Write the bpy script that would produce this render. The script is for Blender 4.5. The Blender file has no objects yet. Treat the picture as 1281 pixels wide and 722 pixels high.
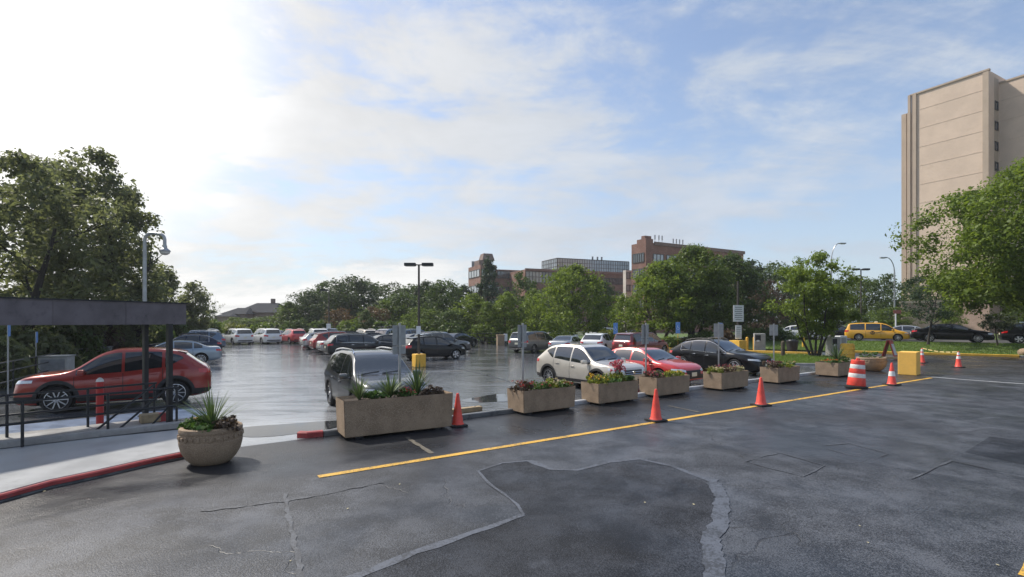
import bpy, bmesh, math, random
import numpy as np
from mathutils import Vector, Matrix, Euler, noise as mnoise
from mathutils.bvhtree import BVHTree
R = math.radians
scene = bpy.context.scene
COL = scene.collection
F, HOR, CAMH = 640.0, 403.0, 2.5          # focal length in photo pixels, horizon row, eye height

def at(px, py, z=0.0):
    """ground point (at height z) seen at a photo pixel"""
    y = F*(CAMH-z)/(py-HOR)
    return Vector(((px-640.5)/F*y, y, z))
def far(px, y, z=0.0):
    return Vector(((px-640.5)/F*y, y, z))
def zat(py, y):
    return CAMH-(py-HOR)*y/F

# ------------------------------------------------------------------ materials
MATS = {}
def newmat(name):
    m = bpy.data.materials.new(name); m.use_nodes = True
    nt = m.node_tree; nt.nodes.clear()
    out = nt.nodes.new('ShaderNodeOutputMaterial')
    b = nt.nodes.new('ShaderNodeBsdfPrincipled')
    nt.links.new(b.outputs[0], out.inputs[0])
    MATS[name] = m
    return m, nt, b, out
class NT:
    def __init__(s, nt): s.nt = nt
    def n(s, t, **kw):
        x = s.nt.nodes.new(t)
        for k, v in kw.items():
            if k.startswith('i_'):
                key = k[2:]
                key = int(key) if key.isdigit() else key.replace('_', ' ')
                s.set(x.inputs[key], v)
            else: setattr(x, k, v)
        return x
    def set(s, inp, v):
        if isinstance(v, bpy.types.NodeSocket): s.nt.links.new(v, inp)
        else: inp.default_value = v
    def math(s, op, a, b=0.0, c=0.0, clamp=False):
        x = s.nt.nodes.new('ShaderNodeMath'); x.operation = op; x.use_clamp = clamp
        for i, v in enumerate((a, b, c)): s.set(x.inputs[i], v)
        return x.outputs[0]
    def vmath(s, op, a, b=(0, 0, 0)):
        x = s.nt.nodes.new('ShaderNodeVectorMath'); x.operation = op
        s.set(x.inputs[0], a); s.set(x.inputs[1], b)
        return x.outputs['Value'] if op in ('DOT_PRODUCT', 'LENGTH', 'DISTANCE') else x.outputs[0]
    def noise(s, vec, scale, detail=3, rough=0.5, dist=0.0, dim='3D'):
        x = s.nt.nodes.new('ShaderNodeTexNoise'); x.noise_dimensions = dim
        if vec is not None: s.nt.links.new(vec, x.inputs['Vector'])
        x.inputs['Scale'].default_value = scale; x.inputs['Detail'].default_value = detail
        x.inputs['Roughness'].default_value = rough; x.inputs['Distortion'].default_value = dist
        return x.outputs[0]
    def ramp(s, fac, stops):
        x = s.nt.nodes.new('ShaderNodeValToRGB')
        e = x.color_ramp.elements
        while len(e) < len(stops): e.new(0.5)
        for el, (p, c) in zip(e, stops):
            el.position = p
            el.color = (c, c, c, 1) if isinstance(c, (int, float)) else (*c, 1)
        s.nt.links.new(fac, x.inputs[0])
        return x.outputs[0]
    def mix(s, fac, a, b, blend='MIX'):
        x = s.nt.nodes.new('ShaderNodeMix'); x.data_type = 'RGBA'; x.blend_type = blend
        s.set(x.inputs[0], fac)
        for i, v in ((6, a), (7, b)):
            s.set(x.inputs[i], (*v, 1) if isinstance(v, tuple) and len(v) == 3 else v)
        return x.outputs[2]
    def maprange(s, v, a, b, c=0.0, d=1.0, smooth=True):
        x = s.nt.nodes.new('ShaderNodeMapRange')
        x.interpolation_type = 'SMOOTHSTEP' if smooth else 'LINEAR'
        s.set(x.inputs[0], v)
        for i, q in zip((1, 2, 3, 4), (a, b, c, d)): s.set(x.inputs[i], q)
        return x.outputs[0]
    def bump(s, h, strength=0.3, dist=0.02):
        x = s.nt.nodes.new('ShaderNodeBump'); x.inputs['Strength'].default_value = strength
        x.inputs['Distance'].default_value = dist
        s.nt.links.new(h, x.inputs['Height'])
        return x.outputs[0]
    def pos(s): return s.n('ShaderNodeNewGeometry').outputs['Position']
    def obj(s): return s.n('ShaderNodeTexCoord').outputs['Object']

def mat(name, col, rough=0.6, metal=0.0, var=0.15, vscale=6.0, bump=0.0, bscale=60.0, coat=0.0, spec=0.5, dirt=None):
    """a principled surface whose colour and gloss vary a little by noise"""
    if name in MATS: return MATS[name]
    m, nt, b, out = newmat(name); k = NT(nt)
    v = k.obj()
    nz = k.noise(v, vscale, 5, 0.6)
    lo = tuple(c*(1-var) for c in col); hi = tuple(min(1, c*(1+var)) for c in col)
    c = k.mix(k.maprange(nz, .3, .7), lo, hi)
    if dirt:
        dn = k.noise(v, vscale*2.3, 6, 0.7)
        c = k.mix(k.maprange(dn, .52, .75, 0, .8), c, dirt)
    k.set(b.inputs['Base Color'], c)
    k.set(b.inputs['Roughness'], k.maprange(nz, .25, .75, max(0.0, rough-.08*min(1, var*5)), min(1, rough+.08*min(1, var*5))))
    b.inputs['Metallic'].default_value = metal
    b.inputs['Coat Weight'].default_value = coat
    b.inputs['Coat Roughness'].default_value = 0.04
    b.inputs['Specular IOR Level'].default_value = spec
    if bump:
        k.set(b.inputs['Normal'], k.bump(k.noise(v, bscale, 4, .65), bump, .01))
    return m

def paint(name, col, metal=0.35, rough=0.32):
    dark = max(col) < .06
    return mat('paint_'+name, col, rough, metal, 0.05, 2.5, coat=.55 if dark else 1.0, spec=.15 if dark else .5)

def leafmat(name, col, trans=0.35, var=0.45):
    if name in MATS: return MATS[name]
    m, nt, b, out = newmat(name); k = NT(nt)
    g = k.n('ShaderNodeNewGeometry')
    rnd = g.outputs['Random Per Island']
    big = k.noise(k.obj(), 0.55, 3, .6)
    lo = tuple(c*(1-var) for c in col)
    hi = (min(1, col[0]*(1+var*1.25)), min(1, col[1]*(1+var)), col[2]*(1+var*.4))
    c1 = k.mix(rnd, lo, hi)
    c = k.mix(k.maprange(big, .3, .7, 0, .55), c1, tuple(c*.72 for c in col))
    k.set(b.inputs['Base Color'], c)
    b.inputs['Roughness'].default_value = .55
    b.inputs['Specular IOR Level'].default_value = .35
    tr = k.n('ShaderNodeBsdfTranslucent')
    k.set(tr.inputs[0], k.mix(.5, c, (col[0]*1.9, col[1]*1.7, col[2]*.7)))
    mx = k.n('ShaderNodeMixShader'); mx.inputs[0].default_value = trans
    nt.links.new(b.outputs[0], mx.inputs[1]); nt.links.new(tr.outputs[0], mx.inputs[2])
    nt.links.new(mx.outputs[0], out.inputs[0])
    return m

# ------------------------------------------------------------------ mesh collecting
class MB:
    def __init__(s): s.v = []; s.f = []; s.m = []
    def add(s, vs, fs, mi=0):
        o = len(s.v); s.v += [tuple(v) for v in vs]
        s.f += [tuple(i+o for i in f) for f in fs]; s.m += [mi]*len(fs)
        return s
    def box(s, c, size, rz=0.0, mi=0, bev=0.0, rot=None, taper=1.0):
        hx, hy, hz = (q/2 for q in size)
        M = rot.to_matrix() if rot is not None else Matrix.Rotation(rz, 3, 'Z')
        c = Vector(c)
        if bev <= 0:
            vs = [(-hx, -hy, -hz), (hx, -hy, -hz), (hx, hy, -hz), (-hx, hy, -hz)]
            vs += [(x*taper, y*taper, hz) for x, y, _ in vs]
            fs = [(0, 3, 2, 1), (4, 5, 6, 7), (0, 1, 5, 4), (1, 2, 6, 5), (2, 3, 7, 6), (3, 0, 4, 7)]
        else:
            bm = bmesh.new(); bmesh.ops.create_cube(bm, size=1)
            for v in bm.verts:
                t = taper if v.co.z > 0 else 1
                v.co = Vector((v.co.x*size[0]*t, v.co.y*size[1]*t, v.co.z*size[2]))
            bmesh.ops.bevel(bm, geom=bm.edges[:], offset=bev, segments=2, affect='EDGES', profile=.6)
            bm.verts.index_update()
            vs = [v.co.copy() for v in bm.verts]; fs = [tuple(v.index for v in f.verts) for f in bm.faces]
            bm.free()
        return s.add([M @ Vector(v)+c for v in vs], fs, mi)
    def tube(s, pts, r, seg=8, mi=0, cap=True):
        pts = [Vector(p) for p in pts]
        rs = r if isinstance(r, (list, tuple)) else [r]*len(pts)
        rings = []; up = None
        for i, p in enumerate(pts):
            t = (pts[min(i+1, len(pts)-1)]-pts[max(i-1, 0)])
            if t.length < 1e-9: t = Vector((0, 0, 1))
            t.normalize()
            if up is None:
                up = Vector((1, 0, 0)) if abs(t.z) > .8 else Vector((0, 0, 1))
            a = t.cross(up)
            if a.length < 1e-6: a = t.cross(Vector((0, 1, 0)))
            a.normalize(); b = a.cross(t); up = b
            rings.append([p+(a*math.cos(q)+b*math.sin(q))*rs[i] for q in [2*math.pi*j/seg for j in range(seg)]])
        vs = [v for rg in rings for v in rg]; fs = []
        for i in range(len(rings)-1):
            for j in range(seg):
                k = (j+1) % seg
                fs.append((i*seg+j, i*seg+k, (i+1)*seg+k, (i+1)*seg+j))
        if cap:
            fs.append(tuple(range(seg))[::-1]); fs.append(tuple((len(rings)-1)*seg+j for j in range(seg)))
        return s.add(vs, fs, mi)
    def lathe(s, prof, seg=24, c=(0, 0, 0), axis='Z', mi=0, capt=True, capb=True):
        c = Vector(c); vs = []; fs = []
        n = len(prof)
        for (r, z) in prof:
            for j in range(seg):
                a = 2*math.pi*j/seg; x, y = r*math.cos(a), r*math.sin(a)
                p = (x, y, z) if axis == 'Z' else ((x, z, y) if axis == 'Y' else (z, x, y))
                vs.append(Vector(p)+c)
        for i in range(n-1):
            for j in range(seg):
                k = (j+1) % seg
                fs.append((i*seg+j, i*seg+k, (i+1)*seg+k, (i+1)*seg+j))
        if capb: fs.append(tuple(range(seg))[::-1])
        if capt: fs.append(tuple((n-1)*seg+j for j in range(seg)))
        return s.add(vs, fs, mi)
    def prism(s, poly, z0, z1, mi=0):
        n = len(poly)
        vs = [(p[0], p[1], z0) for p in poly]+[(p[0], p[1], z1) for p in poly]
        fs = [tuple(range(n))[::-1], tuple(range(n, 2*n))]
        fs += [(i, (i+1) % n, n+(i+1) % n, n+i) for i in range(n)]
        return s.add(vs, fs, mi)
    def sheet(s, poly, z=None, mi=0):
        vs = [(p[0], p[1], (z if z is not None else p[2])) for p in poly]
        return s.add(vs, [tuple(range(len(vs)))], mi)
    def strip(s, path, w, z=None, jit=0.0, rng=None, mi=0, step=None):
        """a flat ribbon along a polyline; the rim wobbles by jit"""
        P = [Vector((p[0], p[1], (p[2] if len(p) > 2 and z is None else (z or 0)))) for p in path]
        if step:
            Q = []
            for a, b in zip(P, P[1:]):
                k = max(1, int((b-a).length/step))
                Q += [a.lerp(b, i/k) for i in range(k)]
            P = Q+[P[-1]]
        vs = []; fs = []
        for i, p in enumerate(P):
            t = P[min(i+1, len(P)-1)]-P[max(0, i-1)]; t.z = 0; t.normalize()
            nrm = Vector((-t.y, t.x, 0))
            ww = w[min(i, len(w)-1)] if isinstance(w, list) else w
            for sg in (-1, 1):
                j = rng.uniform(-jit, jit) if rng else 0
                vs.append(p+nrm*(sg*ww/2+j))
        for i in range(len(P)-1): fs.append((2*i, 2*i+2, 2*i+3, 2*i+1))
        return s.add(vs, fs, mi)
    def mesh(s, name, mats=(), smooth=False, angle=35):
        me = bpy.data.meshes.new(name)
        me.from_pydata(s.v, [], s.f)
        for m in (mats if isinstance(mats, (list, tuple)) else [mats]): me.materials.append(m)
        if any(s.m): me.polygons.foreach_set('material_index', s.m)
        if smooth:
            me.polygons.foreach_set('use_smooth', [True]*len(me.polygons))
            me.set_sharp_from_angle(angle=R(angle))
        me.update()
        return me
    def build(s, name, mats, parent=None, smooth=False, loc=None, rz=0.0, angle=35, fix=False):
        me = s.mesh(name, mats, smooth, angle)
        if fix:
            bm = bmesh.new(); bm.from_mesh(me); bmesh.ops.recalc_face_normals(bm, faces=bm.faces[:]); bm.to_mesh(me); bm.free()
        return link(name, me, parent, loc, rz)

def link(name, me, parent=None, loc=None, rz=0.0):
    o = bpy.data.objects.new(name, me); COL.objects.link(o)
    if parent is not None: o.parent = parent
    if loc is not None: o.location = loc
    if rz: o.rotation_euler = (0, 0, rz)
    return o
def tag(o, label, cat, group=None):
    o['label'] = label; o['category'] = cat
    if group: o['group'] = group
    return o
def thing(name, label, cat, loc=(0, 0, 0), rz=0.0, group=None):
    o = bpy.data.objects.new(name, None); COL.objects.link(o)
    o.location = loc; o.rotation_euler = (0, 0, rz); o.empty_display_size = .2
    return tag(o, label, cat, group)
def struct(o):
    o['kind'] = 'structure'; return o
def stuff(o):
    o['kind'] = 'stuff'; return o
def slotmat(o, i, m):
    o.material_slots[i].link = 'OBJECT'; o.material_slots[i].material = m
EXPOSURE, SUN_E, SKY_S, HAZE = 0.80, 3.0, 0.10, 0.0004
CLOUD_SUN, CLOUD_BASE, CLOUD_GLARE, SKY_TINT = 0.6, 4.4, 2.4, (1.0, 1.0, 1.02)
# ------------------------------------------------------------------ camera, render, world, sun
cam_d = bpy.data.cameras.new('camera'); cam = bpy.data.objects.new('camera', cam_d); COL.objects.link(cam)
cam.location = (0, 0, CAMH); cam.rotation_euler = (R(90), 0, 0)
cam_d.sensor_width = 36; cam_d.lens = 36*F/1281.0
cam_d.shift_y = (HOR-361.0)/1281.0
cam_d.clip_start = .1; cam_d.clip_end = 6000
scene.camera = cam
scene.view_settings.view_transform = 'Standard'; scene.view_settings.look = 'None'
scene.view_settings.gamma = 1.0; scene.view_settings.exposure = EXPOSURE
scene.view_settings.use_curve_mapping = False
SUN_EL, SUN_AZ = 50.0, -60.0            # azimuth from straight ahead (+Y), negative = left
sd = Vector((math.sin(R(SUN_AZ))*math.cos(R(SUN_EL)), math.cos(R(SUN_AZ))*math.cos(R(SUN_EL)), math.sin(R(SUN_EL))))
sl = bpy.data.lights.new('sun', 'SUN'); so = bpy.data.objects.new('sun', sl); COL.objects.link(so)
sl.energy = SUN_E; sl.angle = R(2.5); sl.color = (1.0, .93, .82)
so.rotation_euler = (-sd).to_track_quat('-Z', 'Y').to_euler(); so.location = sd*100

w = bpy.data.worlds.new('World'); scene.world = w; w.use_nodes = True
wn = w.node_tree; wn.nodes.clear(); k = NT(wn)
wo = wn.nodes.new('ShaderNodeOutputWorld'); bg = wn.nodes.new('ShaderNodeBackground')
wn.links.new(bg.outputs[0], wo.inputs[0]); bg.inputs[1].default_value = SKY_S
sky = wn.nodes.new('ShaderNodeTexSky'); sky.sky_type = 'NISHITA'; sky.sun_disc = False
sky.sun_elevation = R(SUN_EL); sky.sun_rotation = R(SUN_AZ); sky.air_density = 1.0; sky.dust_density = 1.2; sky.ozone_density = 1.5
D = k.vmath('NORMALIZE', k.n('ShaderNodeTexCoord').outputs['Generated'])
sep = k.n('ShaderNodeSeparateXYZ'); wn.links.new(D, sep.inputs[0])
dz = k.math('MAXIMUM', sep.outputs[2], 0.0)
inv = k.math('DIVIDE', 1.0, k.math('ADD', dz, 0.16))
comb = k.n('ShaderNodeCombineXYZ')
k.set(comb.inputs[0], k.math('MULTIPLY', sep.outputs[0], inv)); k.set(comb.inputs[1], k.math('MULTIPLY', sep.outputs[1], inv))
P = comb.outputs[0]
mp = k.n('ShaderNodeMapping'); wn.links.new(P, mp.inputs[0])
mp.inputs['Rotation'].default_value = (0, 0, R(-35)); mp.inputs['Scale'].default_value = (1.0, 2.1, 1.0)
n_str = k.noise(mp.outputs[0], .9, 10, .66, .6)            # streaky high cloud
n_puff = k.noise(P, 1.35, 11, .67, .35)                        # heaped cloud
mp2 = k.n('ShaderNodeMapping'); wn.links.new(D, mp2.inputs[0]); mp2.inputs['Scale'].default_value = (1, 1, 2.6)
n_dir = k.noise(mp2.outputs[0], 5.0, 9, .6, .25)
def lobe(px, py, inner, outer):
    d = Vector((px-640, F, HOR-py)).normalized()
    dot = k.vmath('DOT_PRODUCT', D, tuple(d))
    return k.maprange(dot, math.cos(R(outer)), math.cos(R(inner)))
glare = k.math('MULTIPLY_ADD', k.math('SUBTRACT', n_dir, .5), .6, lobe(-15, 25, 2, 28))
glare = k.maprange(glare, .0, 1.0)
nn = k.math('MULTIPLY_ADD', k.math('SUBTRACT', n_dir, .5), .55, k.math('MULTIPLY_ADD', k.math('SUBTRACT', n_str, .5), .6, k.math('MULTIPLY', k.math('SUBTRACT', n_puff, .5), .35)))
bands = [k.math('MULTIPLY', lobe(560, 190, 4, 22), .95), k.math('MULTIPLY', lobe(520, 270, 2, 14), .9), k.math('MULTIPLY', lobe(320, 130, 2, 17), .95), lobe(470, 200, 2, 15), k.math('MULTIPLY', lobe(620, 235, 2, 16), .9), k.math('MULTIPLY', lobe(780, 230, 1, 15), 1.0),
         k.math('MULTIPLY', lobe(270, 352, 2, 10), 1.1), k.math('MULTIPLY', lobe(120, 330, 2, 14), 1.1), k.math('MULTIPLY', lobe(600, 340, 2, 9), .7), k.math('MULTIPLY', lobe(430, 225, 1, 9), 1.15), k.math('MULTIPLY', lobe(760, 175, 1, 8), .9), k.math('MULTIPLY', lobe(300, 225, 1, 7), 1.0), k.math('MULTIPLY', lobe(470, 350, 1, 10), .8), k.math('MULTIPLY', lobe(930, 260, 1, 13), .55), k.math('MULTIPLY', lobe(980, 60, 1, 12), .35),
         k.math('MULTIPLY', lobe(640, 60, 1, 12), .18), k.math('MULTIPLY', lobe(30, 250, 1, 14), .9)]
acc = bands[0]
for b_ in bands[1:]: acc = k.math('MAXIMUM', acc, b_)
behind = k.maprange(sep.outputs[1], .35, -.3, 0, .5)       # broken cloud over the rest of the sky too
acc = k.math('MAXIMUM', acc, behind)
cl = k.math('MULTIPLY_ADD', nn, 4.3, k.math('MULTIPLY', acc, .58))
cl = k.maprange(cl, -.10, .85, .05, .95)
hz = k.math('POWER', k.math('SUBTRACT', 1.0, k.math('MINIMUM', dz, 1.0)), 4.2)
hz = k.math('MULTIPLY', hz, .85)
fac = k.math('MAXIMUM', cl, hz)
fac = k.math('MAXIMUM', fac, glare)
sunny = k.maprange(k.vmath('DOT_PRODUCT', D, tuple(Vector((-.8, .55, .3)).normalized())), .25, .98)
shade = k.maprange(n_puff, .35, .7, .93, 1.05)
cb = k.math('MULTIPLY', shade, k.math('MULTIPLY_ADD', sunny, CLOUD_SUN, CLOUD_BASE))
cb = k.math('MULTIPLY_ADD', k.math('POWER', glare, 2.0), CLOUD_GLARE, cb)
cv = k.n('ShaderNodeVectorMath', operation='SCALE'); k.set(cv.inputs[0], k.mix(sunny, (.80, .88, 1.0), (1.0, .985, .96))); k.set(cv.inputs[3], cb)
skyc = k.mix(1.0, sky.outputs[0], SKY_TINT, 'MULTIPLY')
cum = k.maprange(k.math('MULTIPLY_ADD', k.math('SUBTRACT', .10, dz), 1.7, k.math('MULTIPLY_ADD', n_dir, .75, k.math('MULTIPLY', n_puff, .25))), .43, .54)
cum = k.math('MULTIPLY', cum, k.maprange(k.math('SUBTRACT', sep.outputs[0], 0.0), .02, -.22))
cum = k.math('MULTIPLY', cum, k.maprange(dz, .17, .09))
hazec = k.mix(sunny, (3.3, 3.9, 4.6), (3.35, 4.05, 4.75))
c_ = k.mix(hz, skyc, hazec)
c_ = k.mix(k.math('MAXIMUM', cl, glare), c_, cv.outputs[0])
cwh = k.n('ShaderNodeVectorMath', operation='SCALE'); cwh.inputs[0].default_value = (5.9, 5.85, 5.75); k.set(cwh.inputs[3], k.maprange(n_str, .3, .65, .84, 1.05))
c_ = k.mix(k.math('MULTIPLY', cum, .85), c_, cwh.outputs[0])
wn.links.new(c_, bg.inputs[0])

# ------------------------------------------------------------------ ground materials
def asphalt(name, c0, c1, r0, r1, wet, bump, cracks=0.0, big=.22, stretch=None, band=None):
    m, nt, b, out = newmat(name); k = NT(nt)
    p = k.pos()
    g1 = k.noise(p, 60, 3, .85); g2 = k.noise(p, 1.3, 6, .65, .3); g3 = k.noise(p, big, 5, .6, .6)
    vo = k.n('ShaderNodeTexVoronoi', i_Vector=p, i_Scale=62.0)
    gr = k.math('MULTIPLY_ADD', g1, .6, k.math('MULTIPLY_ADD', vo.outputs['Distance'], .5, k.math('MULTIPLY', k.math('SUBTRACT', k.noise(p, 26, 2, .7), .5), .35)))
    c = k.mix(k.maprange(k.math('MULTIPLY_ADD', k.math('SUBTRACT', g2, .5), .9, gr), .40, .74), c0, c1)
    c = k.mix(k.maprange(g3, .4, .62, 0, .55), c, tuple(q*.62 for q in c0))
    c = k.mix(k.maprange(k.noise(p, .8, 7, .7, 1.2), .58, .75, 0, .45), c, tuple(min(1, q*1.7) for q in c1))
    hgt = gr
    if cracks:
        wv = k.n('ShaderNodeVectorMath', operation='MULTIPLY_ADD'); k.set(wv.inputs[0], k.n('ShaderNodeTexNoise', i_Vector=p, i_Scale=1.1, i_Detail=4.0).outputs['Color'])
        wv.inputs[1].default_value = (1.1, 1.1, 0); nt.links.new(p, wv.inputs[2])
        ve = k.n('ShaderNodeTexVoronoi', feature='DISTANCE_TO_EDGE', i_Vector=wv.outputs[0], i_Scale=.42)
        cr = k.math('MULTIPLY', k.maprange(ve.outputs[0], .001, .0045, 1, 0), k.maprange(k.noise(p, .5, 2), .5, .58))
        ve2 = k.n('ShaderNodeTexVoronoi', feature='DISTANCE_TO_EDGE', i_Vector=wv.outputs[0], i_Scale=3.2)
        cr2 = k.math('MULTIPLY', k.maprange(ve2.outputs[0], .006, .03, 1, 0), k.maprange(k.noise(p, .9, 3), .62, .7, 0, .5))
        cr = k.math('MAXIMUM', cr, cr2)
        c = k.mix(k.math('MULTIPLY', cr, cracks), c, (.012, .012, .013))
        hgt = k.math('SUBTRACT', gr, cr)
    if band:                                   # the strip that stays wet along the kerb
        o_, nv = band
        dd = k.math('ADD', k.vmath('DOT_PRODUCT', k.vmath('SUBTRACT', p, tuple(o_)), tuple(nv)), k.math('MULTIPLY', k.math('SUBTRACT', k.noise(p, .55, 5, .6, .4), .5), 2.6))
        wetm = k.maprange(dd, -.5, 1.0)
        c = k.mix(k.math('MULTIPLY', wetm, .85), c, (.016, .0175, .021))
    if stretch:                                # bright sky reflection painted as a pale track down the aisle and mouth
        rel = k.vmath('SUBTRACT', p, (-5.6, 11.8, 0))
        mp0 = k.n('ShaderNodeMapping'); nt.links.new(p, mp0.inputs[0]); mp0.inputs['Rotation'].default_value = (0, 0, R(-10)); mp0.inputs['Scale'].default_value = (.35, 1.5, 1); pv0 = mp0.outputs[0]
        al = k.vmath('DOT_PRODUCT', rel, (-.45, .893, 0)); ac = k.math('ABSOLUTE', k.vmath('DOT_PRODUCT', rel, (.893, .45, 0)))
        wob = k.math('MULTIPLY', k.math('SUBTRACT', k.noise(p, .35, 6, .65, .6), .5), 7.0)
        pale = k.math('MULTIPLY', k.maprange(k.math('ADD', ac, wob), 4.6, 1.2), k.maprange(al, -1.8, -.6))
        c = k.mix(k.math('MULTIPLY', pale, .8), c, (.27, .285, .31))
        c = k.mix(k.maprange(k.noise(pv0, 1.1, 6, .65, .4), .46, .60, 0, .7), c, (.06, .064, .072))
        c = k.mix(k.math('MULTIPLY', k.maprange(k.vmath('LENGTH', rel), 2.6, .6), .6), c, (.38, .39, .40))  # pale concrete at the lot mouth, its wet reflection painted in
    k.set(b.inputs['Base Color'], c)
    pv = p
    if stretch:
        mpn = k.n('ShaderNodeMapping'); nt.links.new(p, mpn.inputs[0]); mpn.inputs['Rotation'].default_value = (0, 0, R(-34)); mpn.inputs['Scale'].default_value = stretch
        pv = mpn.outputs[0]
    wn_ = k.noise(pv, wet, 6, .6, .5)
    ro = k.maprange(wn_, (.46 if stretch else .36), (.74 if stretch else .66), r0, r1)
    if band: ro = k.math('MULTIPLY_ADD', wetm, -.16, ro)
    k.set(b.inputs['Roughness'], k.math('MULTIPLY_ADD', k.math('SUBTRACT', g1, .5), .03 if stretch else .12, ro, clamp=True))
    b.inputs['Specular IOR Level'].default_value = .5
    hh_ = k.math('MULTIPLY', hgt, k.maprange(wn_, .36, .66, .35, 1.0))
    if stretch: hh_ = k.math('MULTIPLY_ADD', k.noise(pv, 1.9, 5, .62, .5), 18.0, hh_)      # faint ripples and unevenness
    k.set(b.inputs['Normal'], k.bump(hh_, bump, .012))
    return m
M_ROAD = asphalt('asphalt_road', (.014, .016, .0205), (.084, .091, .106), .38, .64, .35, .7, cracks=.6, band=(at(398, 597), Vector((-.559, .829, 0))))
M_PATCH = asphalt('asphalt_patch', (.009, .0105, .014), (.058, .064, .078), .46, .70, .5, .85)
MATS['asphalt_patch'].node_tree.nodes['Principled BSDF'].inputs['Specular IOR Level'].default_value = .25
M_STRIP = asphalt('asphalt_wet_strip', (.018, .019, .022), (.042, .043, .048), .30, .5, .4, .45)
M_LOT = asphalt('asphalt_wet_lot', (.085, .090, .100), (.150, .158, .172), .05, .26, .30, .10, cracks=.5, stretch=(.55, 1.9, 1))
M_STREET = asphalt('asphalt_street', (.05, .05, .053), (.08, .08, .084), .4, .6, .3, .3)
M_CONC = mat('concrete_wet', (.37, .38, .39), .32, 0, .12, 1.1, .25, 70, dirt=(.27, .275, .28))
M_CONC2 = mat('concrete_kerb', (.30, .29, .28), .6, 0, .2, 2.0, .3, 60, dirt=(.15, .15, .14))
M_KERBDARK = mat('kerb_wet_and_shade', (.11, .115, .12), .3, 0, .3, 3.0, .25, 50)
M_RED = mat('paint_kerb_red', (.33, .042, .042), .5, 0, .2, 5, .25, 60, dirt=(.13, .075, .07))
M_YEL = mat('paint_road_yellow', (.62, .36, .045), .55, 0, .16, 9, .2, 80, dirt=(.34, .24, .09))
M_YELK = mat('paint_kerb_yellow', (.66, .40, .05), .5, 0, .15, 4, .2, 60)
M_WHT = mat('paint_road_white', (.48, .50, .52), .55, 0, .2, 8, .2, 80, dirt=(.2, .2, .21))
M_WORN = mat('paint_road_worn', (.12, .105, .08), .55, 0, .3, 12, .2, 80, dirt=(.06, .06, .06))
M_BLUE = mat('paint_ground_blue', (.055, .10, .19), .4, 0, .25, 2.5, .2, 60, dirt=(.07, .085, .11))
def eroded(name, col, under, thr, rough=.5, fine=26, coarse=2.2):
    """a worn coat through which the asphalt shows"""
    m, nt, b, out = newmat(name); k = NT(nt); p = k.pos()
    f = k.math('MULTIPLY_ADD', k.noise(p, fine, 5, .75), .75, k.math('MULTIPLY', k.noise(p, coarse, 4, .6, .5), .40))
    c = k.mix(k.maprange(f, thr-.06, thr+.05), under, k.mix(k.noise(p, 7, 4), tuple(q*.8 for q in col), tuple(q*1.2 for q in col)))
    k.set(b.inputs['Base Color'], c); b.inputs['Roughness'].default_value = rough
    k.set(b.inputs['Normal'], k.bump(k.noise(p, 70, 3, .7), .3, .008))
    return m
M_SEAL = eroded('crack_sealant', (.088, .098, .12), (.040, .043, .050), .56, .5)
M_SEAL2 = eroded('crack_sealant_faint', (.085, .092, .105), (.045, .048, .055), .60, .55)
M_YEL = eroded('paint_road_yellow_worn', (.62, .36, .05), (.11, .09, .055), .515, .55, 34, 1.4)
M_WHT = eroded('paint_road_white_worn', (.48, .50, .52), (.08, .082, .088), .50, .55)
M_WATER = mat('puddle_water', (.03, .032, .035), .03, 0, .02, 1)
M_GRASSB = mat('lawn_soil', (.075, .12, .026), .9, 0, .4, 3, .6, 40)
M_GROUND = mat('ground_far', (.06, .075, .035), .95, 0, .4, .02)

# ------------------------------------------------------------------ ground sheets
d = Vector((.829, .559, 0)); n = Vector((-.48, .877, 0)); q = Vector((.559, -.829, 0))
K0, KD = Vector((-4.5, 10.9, 0)), Vector((.813, .582, 0))
KN = Vector((-KD.y, KD.x, 0))
def KP(t, off=0.0): return K0+KD*t+KN*off
HEAD_D = math.atan2(d.y, d.x)

g = MB(); S = 3000; g.sheet([(-S, -S), (S, -S), (S, S), (-S, S)], -.03); struct(g.build('ground', M_GROUND))
lot_poly = [KP(-9, -.05), KP(27, -.05), (19.0, 31.0), (26, 39.5), (19.4, 44), (14, 53.5), (6, 61), (-8, 66), (-36, 68), (-44, 62), (-17.6, 14.5)]
lot_poly = [lot_poly[0]]+[KP(27, -.05)]+lot_poly[2:]
g = MB(); g.sheet(lot_poly, 0.0); struct(g.build('parking_lot', M_LOT))
road = [(-30, -14), (70, -14), (70, 14), (46.2, 29.4), (36, 36.2), (27.5, 41.9), (25, 43), (18.9, 43), (24.0, 39.5), KP(31, .0), KP(-1.4, .0), (-6.1, 9.6), (-7.4, 7.0), (-8.2, 5.0), (-11, 0)]
g = MB(); g.sheet(road, .004); struct(g.build('road', M_ROAD))
rng = random.Random(4)
# wet dark strip between planters and the yellow line
Y0, Y1 = at(398, 597), at(1165, 473)
YD = (Y1-Y0).normalized(); YN = Vector((-YD.y, YD.x, 0))
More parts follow.
